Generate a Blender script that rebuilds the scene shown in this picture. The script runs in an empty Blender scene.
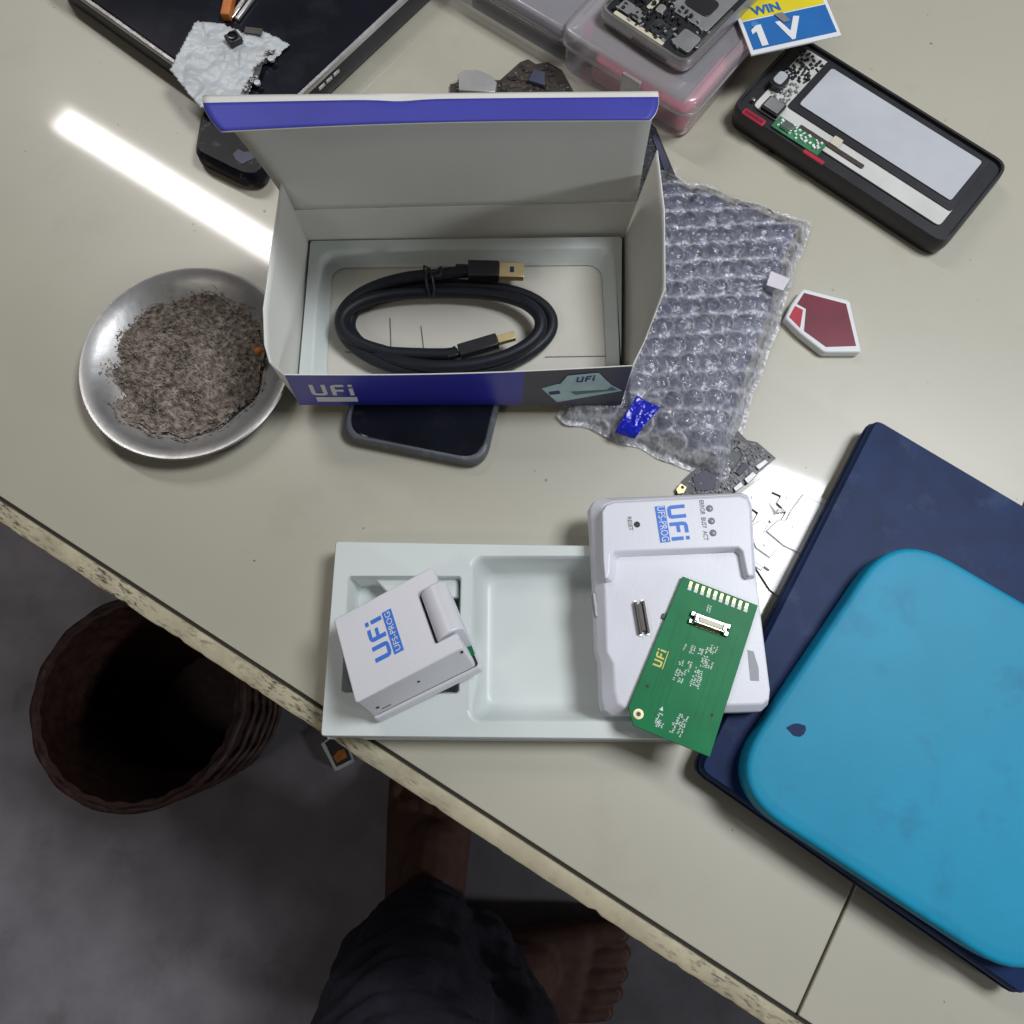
import bpy, bmesh, math, random
from mathutils import Vector, Matrix, noise
random.seed(7)
S = bpy.context.scene
C = S.collection
PI = math.pi
# ------------------------------------------------------------------ camera
CAM_H, PITCH, FPX = 0.40, 16.0, 788.0
sn, cs = math.sin(math.radians(PITCH)), math.cos(math.radians(PITCH))
def P(px, py, z=0.0):
    """survey helper: where a sighted direction meets the level z (metres, table top = 0)"""
    u, v = (px-512)/FPX, (py-512)/FPX
    t = (CAM_H-z)/(cs+v*sn)
    return Vector((u*t, (sn-v*cs)*t, z))
cam = bpy.data.cameras.new('camera'); co = bpy.data.objects.new('camera', cam); C.objects.link(co)
co.location = (0, 0, CAM_H); co.rotation_euler = (math.radians(PITCH), 0, 0)
cam.sensor_width = 36; cam.angle = 2*math.atan(512/FPX); cam.clip_start = 0.01; cam.clip_end = 60
S.camera = co
S.view_settings.view_transform = 'Standard'; S.view_settings.look = 'None'
S.view_settings.exposure = -0.40; S.view_settings.gamma = 1; S.view_settings.use_curve_mapping = False
S.cycles.max_bounces = 10; S.cycles.transparent_max_bounces = 24; S.cycles.transmission_bounces = 8
S.cycles.caustics_reflective = False; S.cycles.caustics_refractive = False

# ------------------------------------------------------------------ materials
def mat(name, col, rough=.5, metal=0., var=.06, vs=40., bump=0., bs=200., spec=.5, coat=0., coatr=.1, col2=None,
        dirt=None, dirt_s=30., dirt_amt=.0, rvar=.0):
    m = bpy.data.materials.new(name); m.use_nodes = True
    nt = m.node_tree; n = nt.nodes; L = nt.links; b = n['Principled BSDF']
    b.inputs['Roughness'].default_value = rough; b.inputs['Metallic'].default_value = metal
    b.inputs['Specular IOR Level'].default_value = spec
    b.inputs['Coat Weight'].default_value = coat; b.inputs['Coat Roughness'].default_value = coatr
    tc = n.new('ShaderNodeTexCoord')
    nz = n.new('ShaderNodeTexNoise'); nz.inputs['Scale'].default_value = vs; nz.inputs['Detail'].default_value = 6
    L.new(tc.outputs['Object'], nz.inputs['Vector'])
    mr = n.new('ShaderNodeMapRange'); mr.inputs['From Min'].default_value = .3; mr.inputs['From Max'].default_value = .7
    L.new(nz.outputs['Fac'], mr.inputs['Value'])
    mx = n.new('ShaderNodeMix'); mx.data_type = 'RGBA'
    c = Vector(col[:3])
    a_ = col2 if col2 else tuple(c*(1-var)); b_ = col if col2 else tuple(min(1, k) for k in c*(1+var))
    mx.inputs['A'].default_value = (*a_, 1); mx.inputs['B'].default_value = (*b_, 1)
    L.new(mr.outputs['Result'], mx.inputs['Factor'])
    out = mx.outputs['Result']
    if dirt:
        n2 = n.new('ShaderNodeTexNoise'); n2.inputs['Scale'].default_value = dirt_s; n2.inputs['Detail'].default_value = 9
        n2.inputs['Roughness'].default_value = .65
        L.new(tc.outputs['Object'], n2.inputs['Vector'])
        m2 = n.new('ShaderNodeMapRange'); m2.inputs['From Min'].default_value = .56; m2.inputs['From Max'].default_value = .72
        m2.inputs['To Max'].default_value = dirt_amt
        L.new(n2.outputs['Fac'], m2.inputs['Value'])
        x2 = n.new('ShaderNodeMix'); x2.data_type = 'RGBA'; x2.inputs['B'].default_value = (*dirt, 1)
        L.new(m2.outputs['Result'], x2.inputs['Factor']); L.new(out, x2.inputs['A']); out = x2.outputs['Result']
    L.new(out, b.inputs['Base Color'])
    if rvar:
        m3 = n.new('ShaderNodeMapRange'); m3.inputs['To Min'].default_value = max(0, rough-rvar); m3.inputs['To Max'].default_value = rough+rvar
        L.new(nz.outputs['Fac'], m3.inputs['Value']); L.new(m3.outputs['Result'], b.inputs['Roughness'])
    if bump:
        nb = n.new('ShaderNodeTexNoise'); nb.inputs['Scale'].default_value = bs; nb.inputs['Detail'].default_value = 4
        L.new(tc.outputs['Object'], nb.inputs['Vector'])
        bp = n.new('ShaderNodeBump'); bp.inputs['Strength'].default_value = bump; bp.inputs['Distance'].default_value = .001
        L.new(nb.outputs['Fac'], bp.inputs['Height']); L.new(bp.outputs['Normal'], b.inputs['Normal'])
    return m

def film(name, col, clear, rough=.12, bump=.0, bs=120., milky=.35):
    """thin clear plastic: part see-through, part milky, part glossy"""
    m = bpy.data.materials.new(name); m.use_nodes = True
    nt = m.node_tree; n = nt.nodes; L = nt.links
    n.remove(n['Principled BSDF']); out = n['Material Output']
    tr = n.new('ShaderNodeBsdfTransparent'); tr.inputs['Color'].default_value = (*[min(1, .80+.20*k) for k in col], 1)
    gl = n.new('ShaderNodeBsdfGlossy'); gl.inputs['Roughness'].default_value = rough; gl.inputs['Color'].default_value = (1, 1, 1, 1)
    df = n.new('ShaderNodeBsdfDiffuse'); df.inputs['Color'].default_value = (*col, 1)
    tl = n.new('ShaderNodeBsdfTranslucent'); tl.inputs['Color'].default_value = (*col, 1)
    md = n.new('ShaderNodeMixShader'); md.inputs['Fac'].default_value = .4
    L.new(df.outputs[0], md.inputs[1]); L.new(tl.outputs[0], md.inputs[2])
    m1 = n.new('ShaderNodeMixShader'); m1.inputs['Fac'].default_value = 1-clear
    L.new(tr.outputs[0], m1.inputs[1]); L.new(md.outputs[0], m1.inputs[2])
    fr = n.new('ShaderNodeFresnel'); fr.inputs['IOR'].default_value = 1.5
    m2 = n.new('ShaderNodeMixShader'); L.new(fr.outputs[0], m2.inputs['Fac'])
    L.new(m1.outputs[0], m2.inputs[1]); L.new(gl.outputs[0], m2.inputs[2])
    L.new(m2.outputs[0], out.inputs['Surface'])
    if bump:
        tc = n.new('ShaderNodeTexCoord')
        nb = n.new('ShaderNodeTexNoise'); nb.inputs['Scale'].default_value = bs; nb.inputs['Detail'].default_value = 5
        L.new(tc.outputs['Object'], nb.inputs['Vector'])
        bp = n.new('ShaderNodeBump'); bp.inputs['Strength'].default_value = bump; bp.inputs['Distance'].default_value = .002
        L.new(nb.outputs['Fac'], bp.inputs['Height'])
        for s in (gl, df, fr): L.new(bp.outputs['Normal'], s.inputs['Normal'])
    return m

M = {}
M['table'] = mat('cream_laminate', (.44, .418, .335), .41, spec=1.0, var=.05, vs=7, coat=.6, coatr=.06, bump=.02, bs=60, dirt=(.20, .16, .10), dirt_s=16, dirt_amt=.16)
M['trim'] = mat('worn_edge_trim', (.44, .395, .275), .55, spec=.25, var=.16, vs=60, bump=.25, bs=160, dirt=(.10, .075, .05), dirt_s=34, dirt_amt=.6)
def scratchy(m, ang, sx, sy, col, lo, hi, amt):
    nt = m.node_tree; n = nt.nodes; L = nt.links; b = n['Principled BSDF']
    src = b.inputs['Base Color'].links[0].from_socket
    tc = n.new('ShaderNodeTexCoord'); mp = n.new('ShaderNodeMapping'); mp.inputs['Rotation'].default_value = (0, 0, -ang)
    sc_ = n.new('ShaderNodeMapping'); sc_.inputs['Scale'].default_value = (sx, sy, sy)
    L.new(tc.outputs['Object'], mp.inputs['Vector']); L.new(mp.outputs['Vector'], sc_.inputs['Vector'])
    nz = n.new('ShaderNodeTexNoise'); nz.inputs['Scale'].default_value = 1; nz.inputs['Detail'].default_value = 8; nz.inputs['Roughness'].default_value = .7
    L.new(sc_.outputs['Vector'], nz.inputs['Vector'])
    mr = n.new('ShaderNodeMapRange'); mr.inputs['From Min'].default_value = lo; mr.inputs['From Max'].default_value = hi; mr.inputs['To Max'].default_value = amt
    L.new(nz.outputs['Fac'], mr.inputs['Value'])
    mk = n.new('ShaderNodeTexNoise'); mk.inputs['Scale'].default_value = 26; mk.inputs['Detail'].default_value = 5; L.new(mp.outputs['Vector'], mk.inputs['Vector'])
    mm = n.new('ShaderNodeMapRange'); mm.inputs['From Min'].default_value = .38; mm.inputs['From Max'].default_value = .56; L.new(mk.outputs['Fac'], mm.inputs['Value'])
    mt = n.new('ShaderNodeMath'); mt.operation = 'MULTIPLY'; L.new(mm.outputs['Result'], mt.inputs[0]); L.new(mr.outputs['Result'], mt.inputs[1])
    mx = n.new('ShaderNodeMix'); mx.data_type = 'RGBA'; mx.inputs['B'].default_value = (*col, 1)
    L.new(mt.outputs[0], mx.inputs['Factor']); L.new(src, mx.inputs['A']); L.new(mx.outputs['Result'], b.inputs['Base Color'])
def specks(m, scale, size, keep, col):
    nt = m.node_tree; n = nt.nodes; L = nt.links; b = n['Principled BSDF']
    src = b.inputs['Base Color'].links[0].from_socket
    tc = n.new('ShaderNodeTexCoord'); vo = n.new('ShaderNodeTexVoronoi'); vo.voronoi_dimensions = '2D'; vo.inputs['Scale'].default_value = scale
    nz = n.new('ShaderNodeTexNoise'); nz.inputs['Scale'].default_value = 300
    av = n.new('ShaderNodeVectorMath'); av.operation = 'MULTIPLY_ADD'; av.inputs[1].default_value = (.0016,)*3
    L.new(tc.outputs['Object'], nz.inputs['Vector']); L.new(nz.outputs['Color'], av.inputs[0]); L.new(tc.outputs['Object'], av.inputs[2]); L.new(av.outputs[0], vo.inputs['Vector'])
    lt = n.new('ShaderNodeMapRange'); lt.inputs['From Min'].default_value = size; lt.inputs['From Max'].default_value = size*.6; L.new(vo.outputs['Distance'], lt.inputs['Value'])
    sp = n.new('ShaderNodeSeparateColor'); L.new(vo.outputs['Color'], sp.inputs[0])
    g = n.new('ShaderNodeMath'); g.operation = 'LESS_THAN'; g.inputs[1].default_value = keep; L.new(sp.outputs[0], g.inputs[0])
    mu = n.new('ShaderNodeMath'); mu.operation = 'MULTIPLY'; L.new(g.outputs[0], mu.inputs[0]); L.new(lt.outputs['Result'], mu.inputs[1])
    mu2 = n.new('ShaderNodeMath'); mu2.operation = 'MULTIPLY'; L.new(mu.outputs[0], mu2.inputs[0]); L.new(sp.outputs[1], mu2.inputs[1])
    mx = n.new('ShaderNodeMix'); mx.data_type = 'RGBA'; mx.inputs['B'].default_value = (*col, 1)
    L.new(mu2.outputs[0], mx.inputs['Factor']); L.new(src, mx.inputs['A']); L.new(mx.outputs['Result'], b.inputs['Base Color'])
EANG = math.atan2((P(800, 1020)-P(224, 645)).y, (P(800, 1020)-P(224, 645)).x)
specks(M['table'], 55, .032, .10, (.10, .075, .05)); specks(M['table'], 24, .026, .12, (.14, .11, .07))
scratchy(M['table'], 1.1, 3, 140, (.27, .24, .18), .64, .72, .4)
scratchy(M['table'], -.4, 4, 160, (.27, .24, .18), .66, .72, .35)
scratchy(M['trim'], EANG, 170, 620, (.045, .035, .025), .50, .62, .92)
scratchy(M['trim'], EANG, 30, 120, (.20, .165, .11), .60, .74, .5)
scratchy(M['trim'], EANG+PI/2, 40, 700, (.06, .05, .035), .67, .73, .6)
M['groove'] = mat('dirty_groove', (.022, .018, .013), .8)
M['wood'] = mat('table_board', (.22, .15, .09), .6)
M['floor'] = mat('grey_concrete', (.235, .218, .245), .6, var=.2, vs=14, bump=.3, bs=80, dirt=(.08, .075, .07), dirt_s=9, dirt_amt=.5)
M['card_in'] = mat('white_cardboard', (.70, .69, .645), .62, var=.025, vs=25, bump=.05, bs=300)
M['card_floor'] = mat('grey_board', (.60, .575, .51), .7, var=.04, vs=30, bump=.05, bs=300)
M['blue'] = mat('blue_print', (.032, .032, .36), .32, var=.1, vs=30, coat=.2)
M['blue2'] = mat('bright_blue_print', (.055, .058, .36), .5, spec=.25, var=.08, vs=30)
M['slate'] = mat('slate_print', (.060, .060, .090), .35, var=.1)
M['teal'] = mat('pale_teal_print', (.42, .58, .62), .45, var=.12, vs=90)
M['teal_dk'] = mat('dark_teal_print', (.07, .18, .20), .45)
M['navy_ink'] = mat('navy_ink', (.015, .03, .16), .45)
M['white_ink'] = mat('white_ink', (.72, .72, .78), .5)
M['tray'] = mat('white_vacuum_formed_plastic', (.64, .685, .67), .38, var=.03, vs=22, bump=.04, bs=90)
M['abs'] = mat('white_plastic', (.71, .72, .785), .36, var=.015, vs=30, bump=.05, bs=900)
M['abs2'] = mat('white_grey_plastic', (.66, .66, .70), .36, var=.015, vs=30, bump=.05, bs=900)
M['ink'] = mat('blue_ink', (.02, .16, .66), .45, var=.06)
M['grey_ink'] = mat('grey_ink', (.12, .12, .14), .5)
M['led'] = mat('grey_lens', (.24, .25, .27), .25, var=.1)
M['dark'] = mat('dark_hole', (.02, .02, .022), .6)
M['pcb'] = mat('green_solder_mask', (.001, .185, .062), .42, spec=.2, var=.14, vs=55)
M['gold'] = mat('gold_plating', (.80, .63, .33), .42, metal=.6, var=.1, vs=120, bump=.1)
M['tin'] = mat('tinned_metal', (.72, .72, .70), .28, metal=1, var=.1, vs=150, bump=.1, bs=400)
M['silk'] = mat('white_silkscreen', (.74, .82, .77), .55)
M['goldink'] = mat('gold_ink', (.68, .60, .12), .4)
M['cream'] = mat('cream_plastic', (.62, .57, .44), .4)
M['brown_conn'] = mat('brown_plastic', (.06, .045, .038), .4, var=.2, vs=300)
M['cable'] = mat('black_rubber_jacket', (.010, .011, .018), .5, spec=.35, var=.2, vs=60, bump=.05)
M['blackpl'] = mat('black_plastic', (.018, .018, .022), .42, var=.2, vs=60, bump=.06)
M['glossblack'] = mat('gloss_black_plastic', (.006, .007, .010), .35, spec=.12, var=.2, vs=60, dirt=(.22, .23, .24), dirt_s=95, dirt_amt=.7)
M['glass'] = mat('black_glass', (.008, .009, .014), .16, var=.3, vs=20, spec=.35, rvar=.06, dirt=(.10, .10, .11), dirt_s=25, dirt_amt=.12)
M['case_grey'] = mat('grey_rubber_bumper', (.10, .11, .125), .5, var=.15, vs=50, dirt=(.3, .3, .3), dirt_s=120, dirt_amt=.5)
M['steel'] = mat('brushed_steel', (.46, .455, .45), .38, metal=.85, var=.15, vs=30, bump=.15, bs=120, rvar=.12, dirt=(.25, .2, .16), dirt_s=60, dirt_amt=.5)
M['steel_dull'] = mat('dull_steel', (.50, .50, .50), .45, metal=.8, var=.15, vs=40, bump=.1)
M['alu'] = mat('worn_aluminium', (.48, .46, .46), .38, metal=.7, var=.2, vs=60, bump=.15, bs=250)
M['debris'] = mat('brown_husks', (.36, .30, .25), .85, col2=(.05, .038, .03), vs=300, bump=.3)
M['debris2'] = mat('brown_powder', (.22, .15, .10), .95, col2=(.07, .045, .03), vs=500, bump=.9, bs=900)
M['orange'] = mat('orange_scrap', (.55, .17, .03), .55, var=.3, vs=90)
M['board'] = mat('dark_circuit_board', (.035, .037, .042), .4, var=.35, vs=170, coat=.2)
M['board_br'] = mat('brown_circuit_board', (.038, .030, .023), .45, var=.4, vs=150)
M['board_gr'] = mat('green_circuit_board', (.04, .20, .09), .4, var=.3, vs=120)
M['chip'] = mat('black_chip', (.02, .02, .023), .4, var=.2)
M['can'] = mat('grey_shield', (.32, .32, .32), .4, metal=.5, var=.15, vs=80, bump=.1)
M['can_dk'] = mat('dark_component', (.10, .10, .105), .4, metal=.2, var=.3, vs=200)
M['comp_br'] = mat('brown_component', (.055, .042, .032), .5, var=.4, vs=200)
M['plate_w'] = mat('bright_metal_plate', (.66, .66, .65), .38, metal=.18, spec=.6, var=.12, vs=70, bump=.15, bs=90, dirt=(.3, .3, .29), dirt_s=90, dirt_amt=.4)
M['can_w'] = mat('white_metal_plate', (.62, .62, .60), .32, spec=.6, var=.08, vs=60, bump=.1)
M['navy'] = mat('navy_plastic', (.008, .024, .088), .45, spec=.12, var=.2, vs=60, bump=.04, bs=900, dirt=(.06, .09, .17), dirt_s=45, dirt_amt=.4)
M['cyan'] = mat('cyan_plastic', (.006, .27, .45), .5, spec=.3, var=.08, vs=18, bump=.05, bs=300, dirt=(.01, .08, .2), dirt_s=28, dirt_amt=.35)
M['pink'] = mat('pink_foam', (.66, .16, .24), .7, var=.2, vs=30)
M['pink_hot'] = mat('hot_pink', (.72, .06, .32), .6, var=.15)
M['slab'] = mat('dark_slate_plastic', (.045, .05, .085), .5, var=.3, vs=40)
M['contents'] = mat('blue_grey_contents', (.15, .155, .235), .6, col2=(.022, .030, .095), vs=34)
M['tape'] = mat('blue_tape', (.008, .018, .50), .25, var=.2, vs=60, bump=.5, bs=180)
M['label'] = mat('white_label', (.66, .62, .68), .55, var=.06, vs=120)
M['foil'] = mat('pale_grey_foil', (.52, .55, .57), .36, var=.12, vs=40, bump=.3, bs=120)
M['red'] = mat('red_print', (.45, .02, .05), .4, var=.2)
M['maroon'] = mat('maroon_print', (.16, .01, .03), .4, var=.2)
M['yellow'] = mat('yellow_print', (.72, .60, .02), .45)
M['simblue'] = mat('sim_blue_print', (.02, .14, .42), .4, var=.08, vs=30)
M['paper'] = mat('white_paper', (.72, .74, .76), .5, var=.03)
M['screen_w'] = mat('grey_white_panel', (.50, .52, .56), .3, var=.05)
M['skin'] = mat('skin', (.105, .054, .042), .7, spec=.25, var=.16, vs=60, bump=.25, bs=180)
M['nail'] = mat('toenail', (.30, .17, .13), .35)
M['denim'] = mat('dark_trousers', (.015, .014, .027), .9, var=.35, vs=120, bump=.6, bs=700)
M['wicker'] = mat('brown_wicker', (.075, .028, .022), .6, col2=(.022, .010, .008), vs=90, bump=.5, bs=120)
M['wrap'] = film('clear_bubble_film', (.84, .85, .93), .56, rough=.12, bump=.35, bs=420)
def milky(m, lo, hi):
    nt = m.node_tree; n = nt.nodes; L = nt.links; at = n.new('ShaderNodeAttribute'); at.attribute_name = 'pile_shine'
    mr = n.new('ShaderNodeMapRange'); mr.inputs['To Min'].default_value = lo; mr.inputs['To Max'].default_value = hi
    L.new(at.outputs['Fac'], mr.inputs['Value'])
    for k in n:
        if k.type == 'MIX_SHADER' and not k.inputs['Fac'].is_linked and abs(k.inputs['Fac'].default_value-.4) > .001: L.new(mr.outputs['Result'], k.inputs['Fac'])
milky(M['wrap'], .06, .95)
M['clear'] = film('clear_box_plastic', (.80, .80, .84), .80, rough=.18, bump=.04)
M['clear_lid'] = film('frosted_lid_plastic', (.95, .90, .94), .60, rough=.2, bump=.04)
M['cleartape'] = film('clear_tape', (.4, .42, .4), .88, rough=.7, bump=.05, bs=100)

# ------------------------------------------------------------------ helpers
ROOT = {}
def tag(o, label, cat, group=None, kind=None):
    o['label'] = label; o['category'] = cat
    if group: o['group'] = group
    if kind: o['kind'] = kind
def thing(name, label, cat, loc=(0, 0, 0), group=None):
    o = bpy.data.objects.new(name, None); C.objects.link(o); o.location = loc; o.empty_display_size = .02
    tag(o, label, cat, group); ROOT[o.name] = Vector(loc); return o
def obj(name, bm, m, parent=None, smooth=0., bevel=0., seg=2, solid=0., label=None):
    """links a bmesh, authored in world space, as one mesh object under its thing"""
    if isinstance(bm, bmesh.types.BMesh):
        me = bpy.data.meshes.new(name); bm.to_mesh(me); bm.free()
    else: me = bm
    o = bpy.data.objects.new(name, me); C.objects.link(o)
    if parent is not None:
        r = parent
        while r.parent: r = r.parent
        me.transform(Matrix.Translation(-ROOT.get(r.name, Vector()))); o.parent = parent
    else:
        cz = sum((v.co for v in me.vertices), Vector())/max(1, len(me.vertices))
        cz.z = min(v.co.z for v in me.vertices)
        me.transform(Matrix.Translation(-cz)); o.location = cz; ROOT[o.name] = cz
    for k in (m if isinstance(m, (list, tuple)) else [m]): me.materials.append(k)
    if smooth:
        for p in me.polygons: p.use_smooth = True
        me.set_sharp_from_angle(angle=math.radians(smooth))
    if solid:
        s = o.modifiers.new('s', 'SOLIDIFY'); s.thickness = solid; s.offset = 0
    if bevel:
        b = o.modifiers.new('b', 'BEVEL'); b.width = bevel; b.segments = seg; b.limit_method = 'ANGLE'; b.angle_limit = math.radians(35)
        for p in me.polygons: p.use_smooth = True
        me.set_sharp_from_angle(angle=math.radians(smooth or 35))
    for p in me.polygons:
        if len(p.vertices) > 8: p.use_smooth = False
    if label: o['label'] = label
    return o
NB = bmesh.new
def loft(bm, loops, cap0=True, cap1=True, closed=True):
    vs = [[bm.verts.new(p) for p in lp] for lp in loops]
    n = len(vs[0])
    for a, b in zip(vs, vs[1:]):
        for i in range(n if closed else n-1):
            j = (i+1) % n
            bm.faces.new((a[i], a[j], b[j], b[i]))
    if cap0: bm.faces.new(list(reversed(vs[0])))
    if cap1: bm.faces.new(vs[-1])
    return vs
def ccw(pts):
    a = sum(pts[i-1][0]*pts[i][1]-pts[i][0]*pts[i-1][1] for i in range(len(pts)))
    return list(pts) if a > 0 else list(reversed(pts))
def prism(bm, pts, z0, z1, taper=0.):
    pts = ccw([(p[0], p[1]) for p in pts])
    cx = sum(p[0] for p in pts)/len(pts); cy = sum(p[1] for p in pts)/len(pts)
    top = [(cx+(x-cx)*(1-taper), cy+(y-cy)*(1-taper), z1) for x, y in pts]
    loft(bm, [[(x, y, z0) for x, y in pts], top]); return bm
def fix(bm): bmesh.ops.recalc_face_normals(bm, faces=bm.faces[:]); return bm
def rrect(cx, cy, hx, hy, r, rot=0., n=6):
    pts = []
    for k, (sx, sy) in enumerate(((1, 1), (-1, 1), (-1, -1), (1, -1))):
        for i in range(n+1):
            a = k*PI/2 + i*PI/2/n
            pts.append((sx*(hx-r)+r*math.cos(a), sy*(hy-r)+r*math.sin(a)))
    c, s = math.cos(rot), math.sin(rot)
    return [(cx+x*c-y*s, cy+x*s+y*c) for x, y in pts]
def roundpoly(pts, r, n=4):
    out = []; m = len(pts)
    for i in range(m):
        p0, p, p1 = Vector(pts[i-1][:2]), Vector(pts[i][:2]), Vector(pts[(i+1) % m][:2])
        a, b = (p0-p), (p1-p); k = min(r, a.length*.45, b.length*.45)
        A, B = p+a.normalized()*k, p+b.normalized()*k
        for j in range(n+1):
            t = j/n; q = A*(1-t)**2 + p*2*t*(1-t) + B*t*t; out.append((q.x, q.y))
    return out
def box(bm, c, h, ax=Vector((1, 0, 0)), ay=None, az=None):
    ax = Vector(ax); ay = Vector(ay) if ay else Vector((-ax.y, ax.x, 0)); az = Vector(az) if az else Vector((0, 0, 1))
    c = Vector(c); lo = [c+ax*h[0]*sx+ay*h[1]*sy-az*h[2] for sx, sy in ((-1, -1), (1, -1), (1, 1), (-1, 1))]
    loft(bm, [lo, [p+az*2*h[2] for p in lo]]); return bm
def tube(bm, pts, r, n=10, cap=True):
    pts = [Vector(p) for p in pts]; N = len(pts); loops = []
    up = Vector((0, 0, 1)); prev = None
    for i, p in enumerate(pts):
        t = (pts[min(N-1, i+1)]-pts[max(0, i-1)]).normalized()
        if prev is None:
            x = t.cross(up)
            if x.length < 1e-4: x = t.cross(Vector((1, 0, 0)))
        else: x = prev - t*prev.dot(t)
        x.normalize(); prev = x; y = t.cross(x)
        rr = r[i] if isinstance(r, (list, tuple)) else r
        loops.append([p+x*rr*math.cos(2*PI*k/n)+y*rr*math.sin(2*PI*k/n) for k in range(n)])
    loft(bm, loops, cap, cap); return bm
def spline(ctrl, k=8):
    ctrl = [Vector(c) for c in ctrl]; out = []
    for i in range(len(ctrl)-1):
        p0, p1, p2, p3 = ctrl[max(0, i-1)], ctrl[i], ctrl[i+1], ctrl[min(len(ctrl)-1, i+2)]
        for j in range(k):
            t = j/k
            out.append(.5*((2*p1)+(p2-p0)*t+(2*p0-5*p1+4*p2-p3)*t*t+(3*p1-p0-3*p2+p3)*t**3))
    out.append(ctrl[-1]); return out
def lathe(bm, prof, c, n=64, closed=False):
    c = Vector(c)
    loops = [[c+Vector((r*math.cos(2*PI*k/n), r*math.sin(2*PI*k/n), z)) for k in range(n)] for r, z in prof]
    loft(bm, loops, True, True); return bm
def sheet(bm, fn, nu, nv):
    g = [[bm.verts.new(fn(i/nu, j/nv)) for j in range(nv+1)] for i in range(nu+1)]
    for i in range(nu):
        for j in range(nv): bm.faces.new((g[i][j], g[i+1][j], g[i+1][j+1], g[i][j+1]))
    return bm
def holed(bm, outer, holes, z):
    """flat sheet at z with holes; returns rings of verts"""
    rings = []; edges = []
    for lp in [outer]+holes:
        vs = [bm.verts.new((x, y, z)) for x, y in lp]; rings.append(vs)
        edges += [bm.edges.new((vs[i-1], vs[i])) for i in range(len(vs))]
    bmesh.ops.triangle_fill(bm, edges=edges, use_beauty=True, use_dissolve=False)
    return rings
def ring_down(bm, ring, loops, cap=False):
    prev = ring
    for lp in loops:
        vs = [bm.verts.new(p) for p in lp]
        n = len(vs)
        for i in range(n): bm.faces.new((prev[i-1], prev[i], vs[i], vs[i-1]))
        prev = vs
    if cap: bm.faces.new(prev)
def inside(p, poly):
    r = False
    for i in range(len(poly)):
        a, b = poly[i-1], poly[i]
        if (a[1] > p[1]) != (b[1] > p[1]) and p[0] < (b[0]-a[0])*(p[1]-a[1])/(b[1]-a[1])+a[0]: r = not r
    return r
def text_mesh(body, size, thick=.0, bold=0.):
    cu = bpy.data.curves.new('t', 'FONT'); cu.body = body; cu.size = size; cu.extrude = thick; cu.offset = bold
    cu.align_x = 'CENTER'; cu.align_y = 'CENTER'; cu.resolution_u = 3
    o = bpy.data.objects.new('t', cu); C.objects.link(o)
    dg = bpy.context.evaluated_depsgraph_get()
    me = bpy.data.meshes.new_from_object(o.evaluated_get(dg))
    bpy.data.objects.remove(o); bpy.data.curves.remove(cu); return me
TEXTS = {k: text_mesh(*k) for k in (('UFS-PROG', .5, .002, 0.), ('UFS-PROG', .0050, .00006, 0.), ('ERROR  BUSY  ACT', .0031, .00006, 0.), ('RESET', .0028, .00006, 0.), ('1', .0175, .00006, .0006), ('WIN', .0085, .00006, .0003))}
def get_text(*k): return TEXTS[k].copy()
def frame(o, x, y=None):
    """matrix with origin o, x along x, z up (or y given)"""
    x = Vector(x).normalized()
    if y is None: z = Vector((0, 0, 1))
    else: z = x.cross(Vector(y)).normalized()
    y = z.cross(x).normalized()
    m = Matrix((x, y, z)).transposed().to_4x4(); m.translation = Vector(o); return m
def logo_polys():
    R = lambda a, b, c, d: [(a, b), (c, b), (c, d), (a, d)]
    return [R(0, .22, .2, 1), [(0, .22), (.05, .07), (.2, 0), (.2, .22)], R(.2, 0, .56, .2), [(.56, 0), (.71, .06), (.76, .22), (.56, .2)],
            R(.56, .22, .76, 1), R(.98, 0, 1.18, .78), [(.98, .78), (1.18, .78), (1.2, 1), (1.04, .93)], R(1.2, .8, 1.62, 1), R(1.18, .36, 1.56, .55),
            R(1.82, 0, 2.02, .66), R(1.82, .8, 2.02, 1)]
def logo(mx, h, z=.00012):
    bm = NB()
    for p in logo_polys(): prism(bm, [((x-1.01)*h, (y-.2)*h) for x, y in p], 0, z)
    bm.transform(mx); return bm
def capsule(bm, a, b, ra, rb, n=14):
    a, b = Vector(a), Vector(b); d = b-a; L = d.length; t = d.normalized()
    pts, rs = [], []
    for k in range(5):
        f = math.sin(k/4*PI/2) ; pts.append(a-t*ra*math.cos(k/4*PI/2)*.999); rs.append(max(1e-4, ra*f))
    for k in range(5):
        f = math.cos(k/4*PI/2); pts.append(b+t*rb*math.sin(k/4*PI/2)*.999); rs.append(max(1e-4, rb*f))
    tube(bm, pts, rs, n); return bm
def remesh(bm, vox, smooth_it=4):
    me = bpy.data.meshes.new('tmp'); fix(bm); bm.to_mesh(me); bm.free()
    o = bpy.data.objects.new('tmp', me); C.objects.link(o)
    r = o.modifiers.new('r', 'REMESH'); r.mode = 'VOXEL'; r.voxel_size = vox
    s = o.modifiers.new('s', 'SMOOTH'); s.factor = .5; s.iterations = smooth_it
    dg = bpy.context.evaluated_depsgraph_get()
    out = bpy.data.meshes.new_from_object(o.evaluated_get(dg)); bpy.data.objects.remove(o); return out
def pp(pts, z): return [tuple(P(x, y, z)[:2]) for x, y in pts]
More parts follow.
